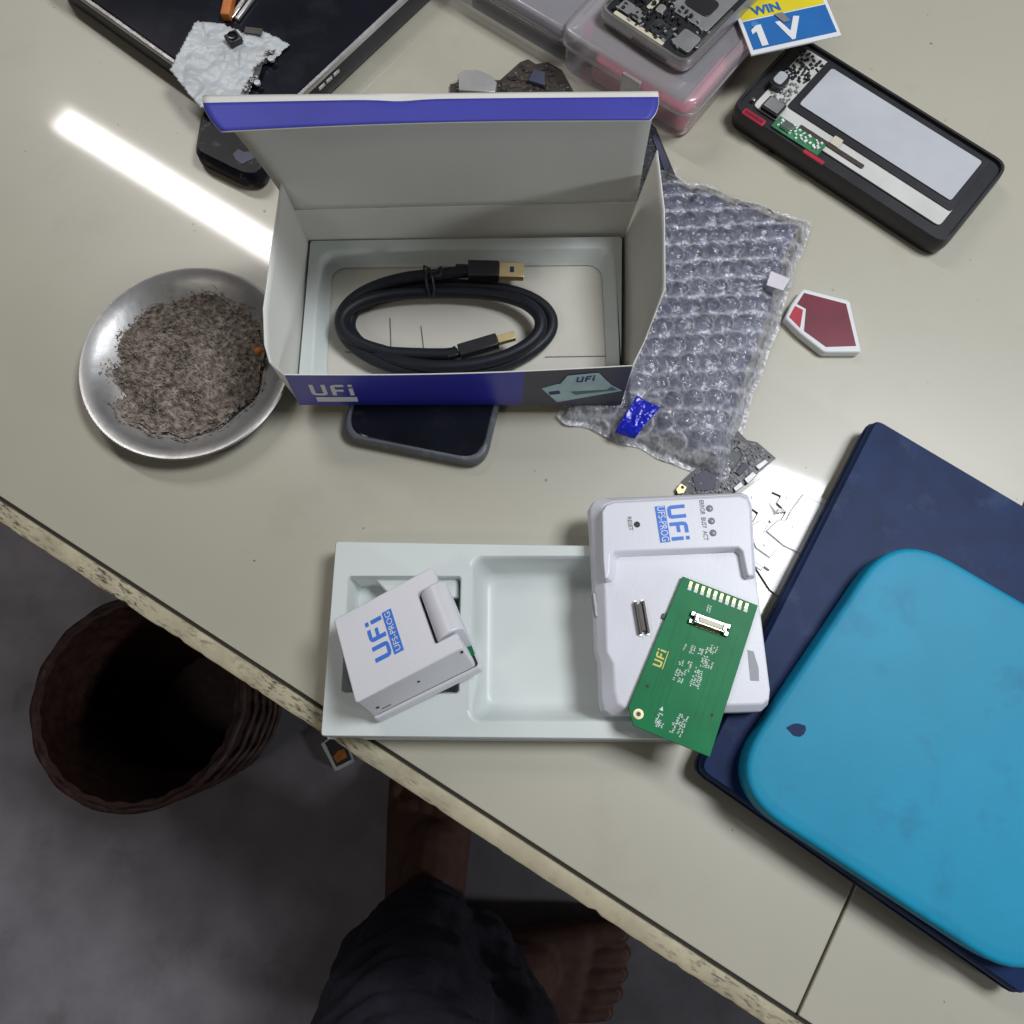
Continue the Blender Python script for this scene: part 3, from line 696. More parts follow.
# upper shell: U-shaped around the latch
notch = [(0, 0), (1, 0), (1, .18), (.785, .18), (.785, .80), (1, .80), (1, 1), (0, 1)]
bm = NB(); prism(bm, roundpoly(notch, .03, 3), 0, .70); us = obj('upper_shell', kmap(bm), M['abs2'], sk, bevel=.0012, seg=3)
bm = NB(); prism(bm, rrect(.52, .5, .50, .49, .03), .70, .735); obj('gasket', kmap(bm), M['dark'], sk)
bm = NB(); prism(bm, rrect(.515, .49, .525, .51, .04), .735, .93); ls = obj('lower_shell', kmap(bm), M['abs2'], sk, bevel=.0012, seg=3)
bm = NB(); prism(bm, rrect(.80, .5, .235, .40, .02), .60, .64); obj('circuit_board', kmap(bm), M['pcb'], sk)
# latch: rounded bar in the notch
bm = NB(); lo = []
for y in (.20, .785):
    lp = []
    for k in range(13):
        an = PI*k/12*1.0; lp.append((.935+.128*math.cos(an), y, .09-.14*math.sin(an)))
    lp += [(.81, y, .55), (1.05, y, .62)]; lo.append(lp)
loft(bm, lo); obj('latch', kmap(bm), M['abs2'], sk, bevel=.0006)
for x, w in ((.10, .46), (.52, .30), (.97, .10)):
    bm = NB(); prism(bm, [(x+.014*math.cos(q*PI/5), w+.03*math.sin(q*PI/5)) for q in range(10)], -.006, .02)
    for v in bm.verts: v.co = V((v.co.x, v.co.z, v.co.y))
    obj('screw_hole', kmap(bm), M['dark'], us)
bm = NB(); prism(bm, [(.12, .56), (.20, .56), (.20, .585), (.12, .585)], -.004, .02)
for v in bm.verts: v.co = V((v.co.x, v.co.z, v.co.y))
obj('moulded_mark', kmap(bm), M['grey_ink'], us)
def kflat(bm, cx, cy, sx, sy, w=-.006):
    """logo plane (reading up the y axis, tops to -x) onto the socket's top"""
    for v in bm.verts:
        X, Y, Z = v.co; v.co = K(cx-Y*sx, cy+X*sy, w-Z)
    return fix(bm)
bm = NB()
for p in logo_polys(): prism(bm, [(x-1.01, y-.2) for x, y in p], 0, .004)
obj('logo', kflat(bm, .385, .53, .155, .235), M['ink'], us)
bm = NB(); prism(bm, [(-1.06, -.88), (1.08, -.88), (1.08, -.30), (-1.06, -.30)], 0, .004); obj('logo_bar', kflat(bm, .385, .53, .155, .235), M['ink'], us)
me = get_text('UFS-PROG', .5, .002, 0.)
bm = NB(); bm.from_mesh(me); 
w_ = max(v.co.x for v in bm.verts)-min(v.co.x for v in bm.verts)
for v in bm.verts: v.co = V((v.co.x/w_*1.95+.01, v.co.y*.95-.60, .008+v.co.z))
obj('logo_text', kflat(bm, .385, .53, .155, .235), M['abs2'], us)

# ------------------------------------------------------------------ programmer base station
dv = thing('programmer_base', 'flat white programmer base with blue lettering, lying across the tray\'s right end', 'programmer', (.078, .063, .0205))
top = [(601, 511), (605, 504.5), (614, 501), (742, 494), (749, 498), (752, 507), (756, 577), (770, 690), (769, 699), (762, 704), (626, 708), (618, 703), (615, 690), (613.5, 664), (607, 652), (604.5, 578)]
low = [(587, 512), (591, 504.5), (600, 502), (737, 497), (744, 500), (747, 508), (750, 577), (763.5, 690), (763, 706), (756, 713), (608, 717), (600, 712), (598, 700), (597, 664), (594, 652), (591, 578)]
PZ, HZ = .0335, .0380
t3, l3 = [P(x, y, PZ) for x, y in top], [P(x, y, .0205) for x, y in low]
m3 = [lerp(a, b, .12) for a, b in zip(l3, t3)]
for p, q in zip(m3, l3): p.z = .0285
t_ = [lerp(p, sum(t3, V())/len(t3), .006) for p in t3]
bm = NB(); loft(bm, [list(reversed(l)) for l in (l3, m3, t3)]); base = obj('housing', fix(bm), M['abs'], dv, bevel=.0007, seg=3)
U = [(602, 512), (606, 505.5), (614, 502.5), (740, 496), (747, 499), (750, 507), (752, 545), (754, 575), (749, 576.5), (747, 573.5), (742.5, 551), (738, 547), (615, 551.5), (610.5, 555), (609.5, 573), (608, 577.5), (604.5, 578.5), (603, 560)]
Uc = [P(x, y, HZ) for x, y in U]
def off(lp, d):
    out = []; n = len(lp); q = ccw([(p.x, p.y) for p in lp])
    for i in range(n):
        a, b, c = V(q[i-1]), V(q[i]), V(q[(i+1) % n])
        e1, e2 = (b-a).normalized(), (c-b).normalized(); nn = (V((e1.y, -e1.x))+V((e2.y, -e2.x)))
        nn = nn.normalized()/max(.5, nn.length/2) if nn.length > 1e-6 else nn; out.append((b.x+nn.x*d, b.y+nn.y*d))
    return out
Ub = [(601, 512), (605, 505), (613.5, 502), (741, 495), (748, 498), (751, 507), (753, 545), (755, 579), (745, 580.5), (742, 577), (738.5, 556), (735, 553), (621, 557.5), (617, 560), (615.5, 577), (613, 582.5), (605, 583.5), (602, 560)]
ub = [P(x, y, PZ-.0002) for x, y in Ub]
bm = NB(); loft(bm, [ub, Uc]); hd = obj('raised_head', fix(bm), M['abs'], dv, bevel=.0007, seg=3)
# blue lettering, reading towards the front
ld_ = (P(680, 541, HZ)-P(674, 504, HZ)).normalized(); oc = P(672.5, 523, HZ+.0001)
mxl = frame(oc, ld_)
obj('logo', logo(mxl @ Matrix.Translation((.0, .0002, 0)), .0092*.93), M['ink'], hd)
hh = .0092*.93
bm = NB(); prism(bm, [(-1.04*hh, -.84*hh), (1.05*hh, -.84*hh), (1.05*hh, -.28*hh), (-1.04*hh, -.28*hh)], 0, .00012); bm.transform(mxl); obj('logo_bar', fix(bm), M['ink'], hd)
def put_text(body, size, mx, m, par, width=None, z=.00006):
    me = get_text(body, size, z, 0.)
    if width:
        xs = [v.co.x for v in me.vertices]; k = width/(max(xs)-min(xs)); me.transform(Matrix.Diagonal((k, 1, 1, 1)))
    me.transform(mx @ Matrix.Translation((0, 0, z))); return obj('lettering', me, m, par)
put_text('UFS-PROG', .0050, mxl @ Matrix.Translation((0, -.56*hh, .00013)), M['abs'], hd, width=2.0*hh)
put_text('ERROR  BUSY  ACT', .0031, frame(P(703.5, 520, HZ+.0001), P(706, 540, HZ)-P(701, 500, HZ)), M['grey_ink'], hd, width=.0198)
put_text('RESET', .0028, frame(P(630, 523.5, HZ+.0001), P(631, 530, HZ)-P(629, 516, HZ)), M['grey_ink'], hd, width=.0068)
for x, y in ((709.5, 508.5), (711.5, 521), (713, 533)):
    bm = NB(); p = P(x, y, HZ); lathe(bm, [(.0017, HZ-.0004), (.0017, HZ+.00015), (.0012, HZ+.0004), (.0004, HZ+.0005)], (p.x, p.y, 0), 16); obj('indicator_lamp', fix(bm), M['led'], hd, smooth=50)
bm = NB(); p = P(637, 524.5, HZ); lathe(bm, [(.0015, HZ-.0004), (.0015, HZ+.00012), (.001, HZ+.00013)], (p.x, p.y, 0), 16); obj('reset_hole', fix(bm), M['dark'], hd)
# brown board connector standing in the recess
ca, cb_ = P(638.5, 602, PZ), P(644, 634, PZ); d = (cb_-ca).normalized(); L_ = (cb_-ca).length; s = V((-d.y, d.x, 0))
bm = NB()
for sg in (-1, 1): box(bm, (ca+cb_)/2+s*.0018*sg+V((0, 0, .0014)), (L_/2, .00055, .0014), d)
box(bm, (ca+cb_)/2+V((0, 0, .0009)), (L_/2-.0012, .0012, .0009), d)
cn = obj('connector', fix(bm), M['brown_conn'], dv, bevel=.0002)
bm = NB()
for q in (ca, cb_):
    for sg in (-1, 1): box(bm, q+s*.0017*sg+d*(.0002 if q is ca else -.0002)+V((0, 0, .0004)), (.0009, .0007, .0004), d)
obj('contact', fix(bm), M['tin'], cn)
bm = NB(); p = P(665, 617, PZ); box(bm, p+V((0, 0, .0006)), (.0015, .0011, .0008), V((.93, -.37, 0))); obj('stud', fix(bm), M['chip'], dv)
sl = [P(x, y, PZ) for x, y in ((747.5, 650), (753.5, 651.5), (758.5, 668), (759, 681), (750.5, 680.5))]
bm = NB(); prism(bm, sl, PZ-.0002, PZ+.0002); obj('notch_shade', fix(bm), mat('notch_shade_grey', (.30, .31, .35), .5), dv)  # flat patch, the shade of a small recess put in as grey colour
bm = NB(); q0, q1 = lerp(m3[13], m3[15], .25), lerp(m3[13], m3[15], .85)
bm = NB(); y0, y1 = P(595, 618, .026), P(592, 594, .026); box(bm, (y0+y1)/2+V((.0006, 0, 0)), ((y1-y0).length/2, .0008, .0036), (y1-y0).normalized()); obj('side_port', fix(bm), M['can'], dv, bevel=.0003)

# ------------------------------------------------------------------ green adapter board on the base
GZ = .0345
g_tl, g_tr, g_br = P(682, 577, GZ), P(757, 606, GZ), P(707, 757, GZ)
GX = (g_tr-g_tl).normalized(); GY = V((GX.y, -GX.x, 0))           # GY runs down the board
gw, gh = (g_tr-g_tl).length, (g_br-g_tr).length*.995
def G(s, t, z=0.): return g_tl+GX*(gw-(gw-s)*(1+.11*t/gh))+GY*t+V((0, 0, z))
def gpx(x, y):
    p = P(x, y, GZ+.0016)-g_tl; t = p.dot(GY); return gw-(gw-p.dot(GX))/(1+.11*t/gh), t
gb = thing('adapter_board', 'green circuit board with white connector and gold fingers, lying on the white programmer base', 'circuit board', tuple(G(gw/2, gh/2)))
TH = .0016
bm = NB(); ch = .0075
prism(bm, [G(0, 0), G(gw, 0), G(gw, gh), G(ch*.62, gh), G(0, gh-ch*.9)], GZ, GZ+TH)
pbm = obj('board', fix(bm), M['pcb'], gb, bevel=.0002)
for k in range(10):
    s = .0048+k*(gw-.0085)/9.4; bm = NB(); box(bm, G(s, .0030, TH+.00008), (.00072, .0021, .0001), GX); pd = obj('gold_finger', fix(bm), M['gold'], gb)
    bm = NB(); box(bm, G(s+.0002, .0043, TH+.0002), (.00085, .0009, .00008), GX); obj('solder', fix(bm), M['silk'], pd)
s0, t0 = gpx(709, 624); CX = (G(1, .16)-G(0, 0)).normalized()*1
CXd = (GX+GY*-.03).normalized(); CYd = V((CXd.y, -CXd.x, 0)); cc = G(s0, t0, TH)
bm = NB(); box(bm, cc+V((0, 0, .0019)), (.0076, .0022, .0019), CXd); bd = obj('connector', fix(bm), M['tin'], gb, bevel=.0003)
bm = NB(); box(bm, cc+V((0, 0, .0041))+CYd*.0002, (.0056, .0012, .0003), CXd); obj('connector_insert', fix(bm), M['cream'], bd, bevel=.0002)
bm = NB()
for sg in (-1, 1):
    for a in (-.0018, .0018): box(bm, cc+CXd*.0083*sg+CYd*a+V((0, 0, .0009)), (.0011, .0011, .0009), CXd)
    box(bm, cc+CXd*.0066*sg+V((0, 0, .0043)), (.0009, .0016, .0005), CXd)
obj('lug', fix(bm), M['tin'], bd, bevel=.0003)
bm = NB()
for k in range(26): box(bm, cc+CXd*(-.0056+k*.00045)+CYd*.0026+V((0, 0, .00025)), (.00012, .0005, .0002), CXd)
obj('contact', fix(bm), M['gold'], bd)
p = G(*gpx(638.5, 714), 0)
for r, m, z in ((.0023, M['gold'], .00006), (.0015, M['silk'], .00012), (.0010, M['brown_conn'], .0002)):
    bm = NB(); lathe(bm, [(r, GZ+TH-.0001), (r, GZ+TH+z), (r*.5, GZ+TH+z+.00001)], (p.x, p.y, 0), 20); obj('plated_hole' if m is M['gold'] else ('hole_ring' if m is M['silk'] else 'bore'), fix(bm), m, pbm)
for x, y in ((647.5, 686), (712, 715)):
    p = G(*gpx(x, y), 0); bm = NB(); lathe(bm, [(.0007, GZ+TH-.0001), (.0007, GZ+TH+.0001), (.0003, GZ+TH+.00011)], (p.x, p.y, 0), 12); obj('via', fix(bm), M['dark'], pbm)
mg = frame(G(*gpx(662, 659), TH+.00005), -GY)
obj('logo', logo(mg, .0040), M['goldink'], pbm)
bm = NB(); prism(bm, [(-.0043, -.0018), (.0043, -.0018), (.0043, -.0014), (-.0043, -.0014)], 0, .0001); bm.transform(mg); obj('logo_underline', fix(bm), M['goldink'], pbm)
rnd = random.Random(11); bm = NB()
def cq(x, y): return gpx(620+x/5.39, 570+y/5.39)
for (x0, y0, n, m_, fat) in ((350, 415, 1, 4, 1), (392, 425, 2, 6, 1.1), (435, 440, 2, 4, 1.2), (470, 445, 2, 6, 1.3), (505, 430, 3, 5, 1), (330, 500, 2, 3, 1), (370, 520, 2, 6, 1.1), (415, 540, 2, 3, 1.2), (455, 500, 3, 5, 1.3), (490, 510, 2, 5, 1),
                          (320, 572, 4, 7, 1.1), (408, 600, 4, 7, 1), (430, 560, 2, 4, 1), (210, 800, 2, 6, 1.2), (215, 830, 3, 4, 1), (335, 810, 4, 6, 1.1), (285, 850, 2, 6, 1), (325, 870, 2, 6, 1), (478, 208, 2, 4, 1.1)):
    s0, t0 = cq(x0, y0)
    for i in range(n):
        for j in range(m_):
            if rnd.random() < .2: continue
            s, t = s0+(i-(n-1)/2)*.0011, t0+(j-(m_-1)/2)*.00085
            for q in range(3):
                l, w = (rnd.uniform(.0002, .0004)*fat, .00011) if rnd.random() < .6 else (.00011, rnd.uniform(.0002, .0004)*fat)
                box(bm, G(s+rnd.uniform(-.00035, .00035), t+rnd.uniform(-.00025, .00025), TH+.00006+.00002*rnd.random()+q*.00002), (l, w, .00004), GX)
obj('silkscreen', bm, M['silk'], pbm)
sA, tA = cq(225, 748); bm = NB(); prism(bm, [G(sA, tA-.0011), G(sA+.0008, tA+.0008), G(sA-.0008, tA+.0008)], GZ+TH, GZ+TH+.0001); obj('silkscreen_arrow', fix(bm), M['silk'], pbm)
bm = NB()
for s in (.006, .0125, .026, .0325):
    box(bm, G(s, gh*.52, TH+.00001), (.00015, gh*.30, .00002), GX)
for s in (.008, .0105, .029):
    box(bm, G(s, gh*.68, TH+.00001), (.00012, gh*.22, .00002), GX)
obj('trace', bm, mat('dark_green_trace', (.001, .145, .05), .42, spec=.2), pbm)

# ------------------------------------------------------------------ loose phone boards on the right
def board(name, label, px, z, th, m, ang, seed, n, cans, lug=None, group=None, dens=(.0006, .0016), cmat=None, cmat2=None):
    cmat = cmat or M['can_dk']; cmat2 = cmat2 or M['can']; poly = pp(px, z+th); c = V((sum(p[0] for p in poly)/len(poly), sum(p[1] for p in poly)/len(poly), z))
    t = thing(name, label, 'circuit board', tuple(c), group)
    bm = NB(); prism(bm, poly, z, z+th); obj('board', fix(bm), m, t, bevel=.0001)
    rnd = random.Random(seed); sm = off([V((*p, 0)) for p in poly], -.0012)
    k1 = obj('components', scatter(sm, z+th, n, *dens, .0003, .0006, ang, rnd), cmat, t); k1['kind'] = 'stuff'
    k2 = obj('components', scatter(sm, z+th, n, dens[0]*.7, dens[1]*.6, .0002, .0009, ang, rnd), M['chip'], t); k2['kind'] = 'stuff'
    k3 = obj('components', scatter(sm, z+th, n//2, dens[0]*.4, dens[1]*.3, .0002, .0007, ang, rnd), cmat2, t); k3['kind'] = 'stuff'
    for pts, h, cm in cans:
        bm = NB(); prism(bm, pp(pts, z+th+h), z+th, z+th+h); obj('shield_can', fix(bm), cm, t, bevel=.0003)
    if lug:
        bm = NB(); prism(bm, pp(lug, z+th+.0012), z+th, z+th+.0012); lg = obj('gold_lug', fix(bm), M['gold'], t, bevel=.0002)
        q = P(sum(p[0] for p in lug)/len(lug), sum(p[1] for p in lug)/len(lug), 0); bm = NB()
        lathe(bm, [(.0009, z+th+.0011), (.0009, z+th+.0013), (.0004, z+th+.00131)], (P(682, 488, z+th).x, P(682, 488, z+th).y, 0), 12); obj('lug_hole', fix(bm), M['dark'], lg)
    return t
board('phone_motherboard', 'dark phone motherboard with a gold lug, poking out from under the bubble wrap', [(675, 493), (683, 480), (697, 467), (712, 455), (727, 436), (738, 431), (747, 440), (757, 442), (776, 458), (762, 470), (751, 478), (736, 490), (724, 497), (712, 506), (684, 500)],
      .0, .0014, M['board'], .6, 5, 85, [([(744, 479), (753, 471), (757, 475), (748, 484)], .0012, M['can']), ([(755, 466), (765, 459), (769, 462), (759, 470)], .0012, M['can']), ([(733, 488), (741, 481), (744, 486), (736, 492)], .0010, M['can']),
      ([(692, 477), (708, 468), (718, 477), (714, 490), (696, 491)], .0006, M['slab']), ([(722, 462), (733, 449), (742, 456), (733, 470)], .0008, M['board']), ([(736, 446), (742, 441), (750, 446), (744, 452)], .0007, M['can_dk']), ([(735, 472), (744, 462), (749, 466), (740, 476)], .0009, M['slab'])], [(676, 489), (681, 483), (687, 487), (684, 493), (678, 494)])
mp = thing('metal_midframe', 'pale metal phone mid-plate with cut-outs, bright in the glare right of the programmer base', 'metal plate', tuple(P(780, 540)))
poly = pp([(733, 498), (741, 493), (756, 482), (772, 470), (800, 486), (846, 512), (874, 545), (830, 600), (800, 612), (770, 590), (748, 556), (744, 520)], .001)
h1 = pp([(748, 506), (758, 513), (752, 524), (744, 518)], .001); h2 = pp([(767, 500), (772, 492), (781, 496), (777, 503), (782, 508), (777, 513)], .001); h3 = pp([(773, 515), (779, 508), (786, 512), (780, 522)], .001)
bm = NB(); rings = holed(bm, ccw(poly), [ccw(h1), ccw(h2), ccw(h3)], .0012)
obj('plate', fix(bm), M['plate_w'], mp, solid=.0008)
for pts, h in (([(766, 531), (778, 520), (786, 520), (791, 510), (803, 494), (830, 508), (838, 530), (806, 556), (784, 546)], .0009), ([(747, 528), (760, 520), (768, 525), (764, 532), (776, 550), (770, 558), (756, 548)], .0008)):
    bm = NB(); q = pp(pts, .0016+h); prism(bm, q, .0013, .0016+h, .004); pn = obj('panel', fix(bm), M['plate_w'], mp, bevel=.0004)
    bm = NB(); prism(bm, off([V((*p, 0)) for p in q], .00022), .0013, .0019); obj('panel_seam', fix(bm), M['can'], pn)
for k, (x, y, r) in enumerate(((771, 521, .0008), (794, 527, .0009), (765, 545, .0007), (753, 497, .0008), (788, 497, .0007), (806, 520, .0008))):
    p = P(x, y, .0024); bm = NB(); lathe(bm, [(r, .0012), (r, .00285 if k < 3 or k == 5 else .0019), (r*.5, .0029 if k < 3 or k == 5 else .00195)], (p.x, p.y, 0), 12); obj('rivet', fix(bm), M['steel_dull'], mp)
for x, y, r in ((742, 556, .0014), (757, 566, .0018), (766, 569, .0010)):
    p = P(x, y, .001); bm = NB(); box(bm, p, (r*1.6, r*.7, .001), V((.8, -.6, 0))); o = obj('metal_clip', fix(bm), M['can'] if r > .0012 else M['brown_conn'], bevel=.0003)
    tag(o, {742: 'tiny grey clip beside the programmer base, nearest the metal mid-plate', 757: 'small oblong grey clip below the pale metal mid-plate', 766: 'tiny brown clip right of the grey oblong one'}[x], 'clip')

# ------------------------------------------------------------------ navy and cyan case at right
nc = thing('tool_case', 'navy plastic case with a cyan rounded lid, lying at the right edge', 'case', tuple(P(830, 720)))
ca_, cb2 = P(697, 770, .017), P(800, 842, .017); ct = P(800, 566, .017)
ex = (cb2-ca_).normalized(); ey = V((-ex.y, ex.x, 0)); ln = (ct-ca_).dot(ey)
ey2 = (ct-ca_).normalized()
q = [ca_, ca_+ex*.165, ca_+ex*.165+ey2*.205, ca_+ey2*.205]
rp2 = ccw(roundpoly([(p.x, p.y) for p in q], .006, 5))
def off2(d): return off([V((*p, 0)) for p in rp2], d)
bm = NB(); loft(bm, [L3(off2(-.002), 0), L3(off2(-.0002), .002), L3(rp2, .011), L3(off2(-.0004), .0155), L3(off2(-.0016), .017)]); obj('case_body', fix(bm), M['navy'], nc, smooth=45)
bm = NB(); loft(bm, [L3(off2(.0004), .0086), L3(off2(.0008), .0092), L3(off2(.0008), .0104), L3(off2(.0004), .0108)]); obj('rim_bead', fix(bm), M['navy'], nc, smooth=60)
c0 = P(724, 786, .030); kx1 = (P(803, 838, .030)-c0).normalized(); kx2 = (P(803, 668, .030)-c0).normalized()
cyl = ccw(roundpoly([(p.x, p.y) for p in (c0, c0+kx1*.150, c0+kx1*.150+kx2*.150, c0+kx2*.150)], .030, 9))
def offc(d): return off([V((*p, 0)) for p in cyl], d)
bm = NB(); loft(bm, [L3(offc(.0004), .0168), L3(offc(.0004), .0275), L3(offc(-.0001), .0290), L3(offc(-.0010), .0298), L3(offc(-.0022), .030), L3(offc(-.006), .0301)]); lc = obj('lid', fix(bm), M['cyan'], nc, smooth=45)
bm = NB(); p = P(797, 730, .030); prism(bm, [(p.x+.004*math.cos(k*.7)*(1+.3*math.sin(k*2)), p.y+.003*math.sin(k*.7)) for k in range(9)], .0300, .0303); obj('dirt_mark', fix(bm), M['navy'], lc)

# ------------------------------------------------------------------ clear boxes at the far side
def clear_box(label, corner, ca, la, lb, h, tabpos=None):
    ca = V((*ca, 0)).normalized(); cbv = V((ca.y, -ca.x, 0))
    if cbv.y < 0: cbv = -cbv
    q = [corner, corner+ca*la, corner+ca*la+cbv*lb, corner+cbv*lb]; lp = ccw(roundpoly([(p.x, p.y) for p in q], .011, 6)); V3 = [V((*p, 0)) for p in lp]
    t = thing('clear_box', label, 'plastic box', tuple((q[0]+q[2])/2*V((1, 1, 0)) if False else V(((q[0].x+q[2].x)/2, (q[0].y+q[2].y)/2, 0))))
    bm = NB(); loft(bm, [L3(off(V3, -.004), .0008), L3(off(V3, -.0022), .0008), L3(off(V3, -.0010), .003), L3(off(V3, 0), h*.72)], True, False); obj('body', fix(bm), M['clear'], t, smooth=50)
    bm = NB(); loft(bm, [L3(off(V3, .0012), h*.68), L3(off(V3, .0014), h*.72), L3(off(V3, .0010), h*.95), L3(off(V3, -.0006), h), L3(off(V3, -.004), h), L3(off(V3, -.0050), h-.0012)], False, True); li = obj('lid', fix(bm), M['clear_lid'], t, smooth=50)
    bm = NB(); sm = off(V3, .0012); tube(bm, [V((*p, h*.70)) for p in sm]+[V((*sm[0], h*.70))], .0009, 6); obj('lid_bead', fix(bm), M['clear_lid'], li, smooth=60)
    if tabpos is not None:
        c = corner+ca*tabpos; c = V((c.x, c.y, h*.55)); bm = NB(); box(bm, c-cbv*.0022, (.0065, .0012, h*.40), ca, cbv*-1 if False else cbv)
        box(bm, c-cbv*.0036+V((0, 0, -h*.1)), (.0035, .0008, h*.12), ca, cbv); obj('clasp', fix(bm), M['clear_lid'], t, bevel=.0006)
    return ca, cbv
CZ = .030
k2c = P(692, 107, CZ)
ca2, cb2_ = clear_box('clear plastic box with pink contents, under the opened phone', k2c, (-.794, .608), .094, .125, CZ, .040)
def inbox(a, b, z): q = k2c+ca2*a+cb2_*b; return V((q.x, q.y, z))
bm = NB(); q = [inbox(.004, .004, 0), inbox(.074, .004, 0), inbox(.074, .100, 0), inbox(.004, .100, 0)]; prism(bm, roundpoly(q, .006), .002, .0165, .04)
o = obj('pink_cloth', fix(bm), M['pink'], bevel=.002, seg=3); tag(o, 'folded pink cloth inside the clear box under the opened phone', 'cloth')
bm = NB(); q = [inbox(.010, .012, 0), inbox(.080, .012, 0), inbox(.080, .085, 0), inbox(.010, .085, 0)]; prism(bm, q, .0175, .0225, 0)
o = obj('slate_sheet', fix(bm), M['slab'], bevel=.001); tag(o, 'dark slate plastic sheet lying over the pink cloth in the clear box', 'sheet')
bm = NB(); q = inbox(.086, .022, .017); bmesh.ops.create_uvsphere(bm, u_segments=16, v_segments=10, radius=.006, matrix=Matrix.Translation(q)@Matrix.Diagonal((.8, 1.2, .8, 1)))
o = obj('pink_pouch', bm, M['pink_hot'], smooth=60); tag(o, 'hot pink pouch at the left end inside the clear box under the phone', 'pouch')
k1c = P(572, 34, .026)
ca1, cb1 = clear_box('empty-looking clear plastic box at the top edge, left of the box with pink contents', k1c, (-.80, .60), .10, .09, .026)
bm = NB(); q = [k1c+ca1*.008+cb1*.008, k1c+ca1*.085+cb1*.008, k1c+ca1*.085+cb1*.08, k1c+ca1*.008+cb1*.08]; prism(bm, q, .003, .011)
o = obj('dark_part', fix(bm), M['slab'], bevel=.002); tag(o, 'dark slate part inside the clear box left of the pink-filled one', 'part')

# opened phone on the clear box
def gadget_frame(label, corner, dirx, diry, w, l, z, th, r, m_frame, name='opened_phone'):
    dirx, diry = V((*dirx, 0)).normalized(), V((*diry, 0)).normalized()
    q = [corner, corner+dirx*w, corner+dirx*w+diry*l, corner+diry*l]; lp = ccw(roundpoly([(p.x, p.y) for p in q], r, 7)); V3 = [V((*p, 0)) for p in lp]
    t = thing(name, label, 'phone', (sum(p.x for p in q)/4, sum(p.y for p in q)/4, z))
    bm = NB(); loft(bm, [L3(off(V3, -.0012), z), L3(V3, z+th*.35), L3(V3, z+th*.7), L3(off(V3, -.0008), z+th), L3(off(V3, -.0024), z+th), L3(off(V3, -.0026), z+th-.0022)]); obj('frame', fix(bm), m_frame, t, smooth=50)
    def W(a, b, zz=0.): p = corner+dirx*a+diry*b; return V((p.x, p.y, z+th-.0022+zz))
    return t, W, dirx, diry
def plate(t, W, name, rect, z0, z1, m, r=.001, bev=.0002, parent=None):
    a0, b0, a1, b1 = rect; pts = roundpoly([W(a0, b0)[:2], W(a1, b0)[:2], W(a1, b1)[:2], W(a0, b1)[:2]], r, 3); zb = W(0, 0).z
    bm = NB(); prism(bm, pts, zb+z0, zb+z1); return obj(name, fix(bm), m, parent or t, bevel=bev)
cnr = P(686, 67, .038)
l_dir = (P(597, 15, .038)-P(668, 62, .038)); r_dir = V((-l_dir.y, l_dir.x, 0))
if r_dir.y < 0: r_dir = -r_dir
t, W, ax_, ay_ = gadget_frame('opened phone with silver rim and bare parts, on top of the clear box', cnr, r_dir[:2], l_dir[:2], .125, .066, CZ, .0085, .010, M['steel'])
plate(t, W, 'back_plate', (.0026, .0026, .122, .063), .0, .0006, M['blackpl'], .007)
plate(t, W, 'speaker', (.008, .0050, .0215, .0170), .0008, .0026, M['can'], .002)
plate(t, W, 'antenna_strip', (.0032, .020, .0062, .056), .0008, .0018, M['cream'])
plate(t, W, 'charging_board', (.0075, .020, .018, .034), .0008, .0016, M['board'])
plate(t, W, 'speaker', (.008, .040, .016, .057), .0008, .0022, M['can'], .002)
plate(t, W, 'vibration_motor', (.020, .034, .0265, .0385), .0008, .003, M['steel_dull'], .002)
plate(t, W, 'flex_cable', (.020, .041, .060, .0445), .0008, .0014, M['cream'])
plate(t, W, 'battery_tray', (.028, .0065, .110, .034), .0008, .0015, M['can'], .002)
plate(t, W, 'battery_tray', (.032, .047, .110, .0605), .0008, .0015, M['slab'], .002)
plate(t, W, 'flex_cable', (.014, .0028, .050, .0048), .0008, .0026, M['tin'])
plate(t, W, 'adhesive_patch', (.036, .012, .050, .030), .0016, .0020, M['chip'], .004)
zb = W(0, 0).z; rnd = random.Random(21)
o = obj('components', scatter([W(.004, .018)[:2], W(.034, .018)[:2], W(.034, .060)[:2], W(.004, .060)[:2]], zb+.0008, 60, .0006, .0018, .0012, .0026, .6, rnd), M['chip'], t); o['kind'] = 'stuff'
o = obj('components', scatter([W(.004, .004)[:2], W(.034, .004)[:2], W(.034, .060)[:2], W(.004, .060)[:2]], zb+.0008, 40, .0005, .0014, .0012, .0024, .6, rnd), M['steel_dull'], t); o['kind'] = 'stuff'
bm = NB()
for k in range(16): box(bm, cnr+ay_*(.014+k*.0016)-ax_*.0002+V((0, 0, CZ+.004-cnr.z)), (.0004, .0006, .0012), ay_)
obj('speaker_slot', fix(bm), M['grey_ink'], t)

# ------------------------------------------------------------------ SIM card pack
sz = .0325
s0_, s1_, s2_ = P(751.5, 55, sz), P(806, 43, sz), P(731, -4, sz)
sp = thing('card_pack', 'blue and white prepaid card pack with a large white number one', 'card pack', tuple(s0_))
SX = (s1_-s0_).normalized(); SY = V((-SX.y, SX.x, 0))
if (s2_-s0_).dot(SY) < 0: SY = -SY
def Q(a, b, z=0.): p = s0_+SX*a+SY*b; return V((p.x, p.y, sz+z))
tilt = (s2_-s0_).dot(SX)/(s2_-s0_).dot(SY)
def Qk(a, b, z=0.): return Q(a+b*tilt*.6, b, z)
def qpoly(name, pts, z0, z1, m, par):
    bm = NB(); prism(bm, [Qk(*p)[:2] for p in pts], sz+z0, sz+z1); return obj(name, fix(bm), m, par)
cd = qpoly('card', [(0, 0), (.056, 0), (.056, .085), (0, .085)], -.0010, 0, M['paper'], sp)
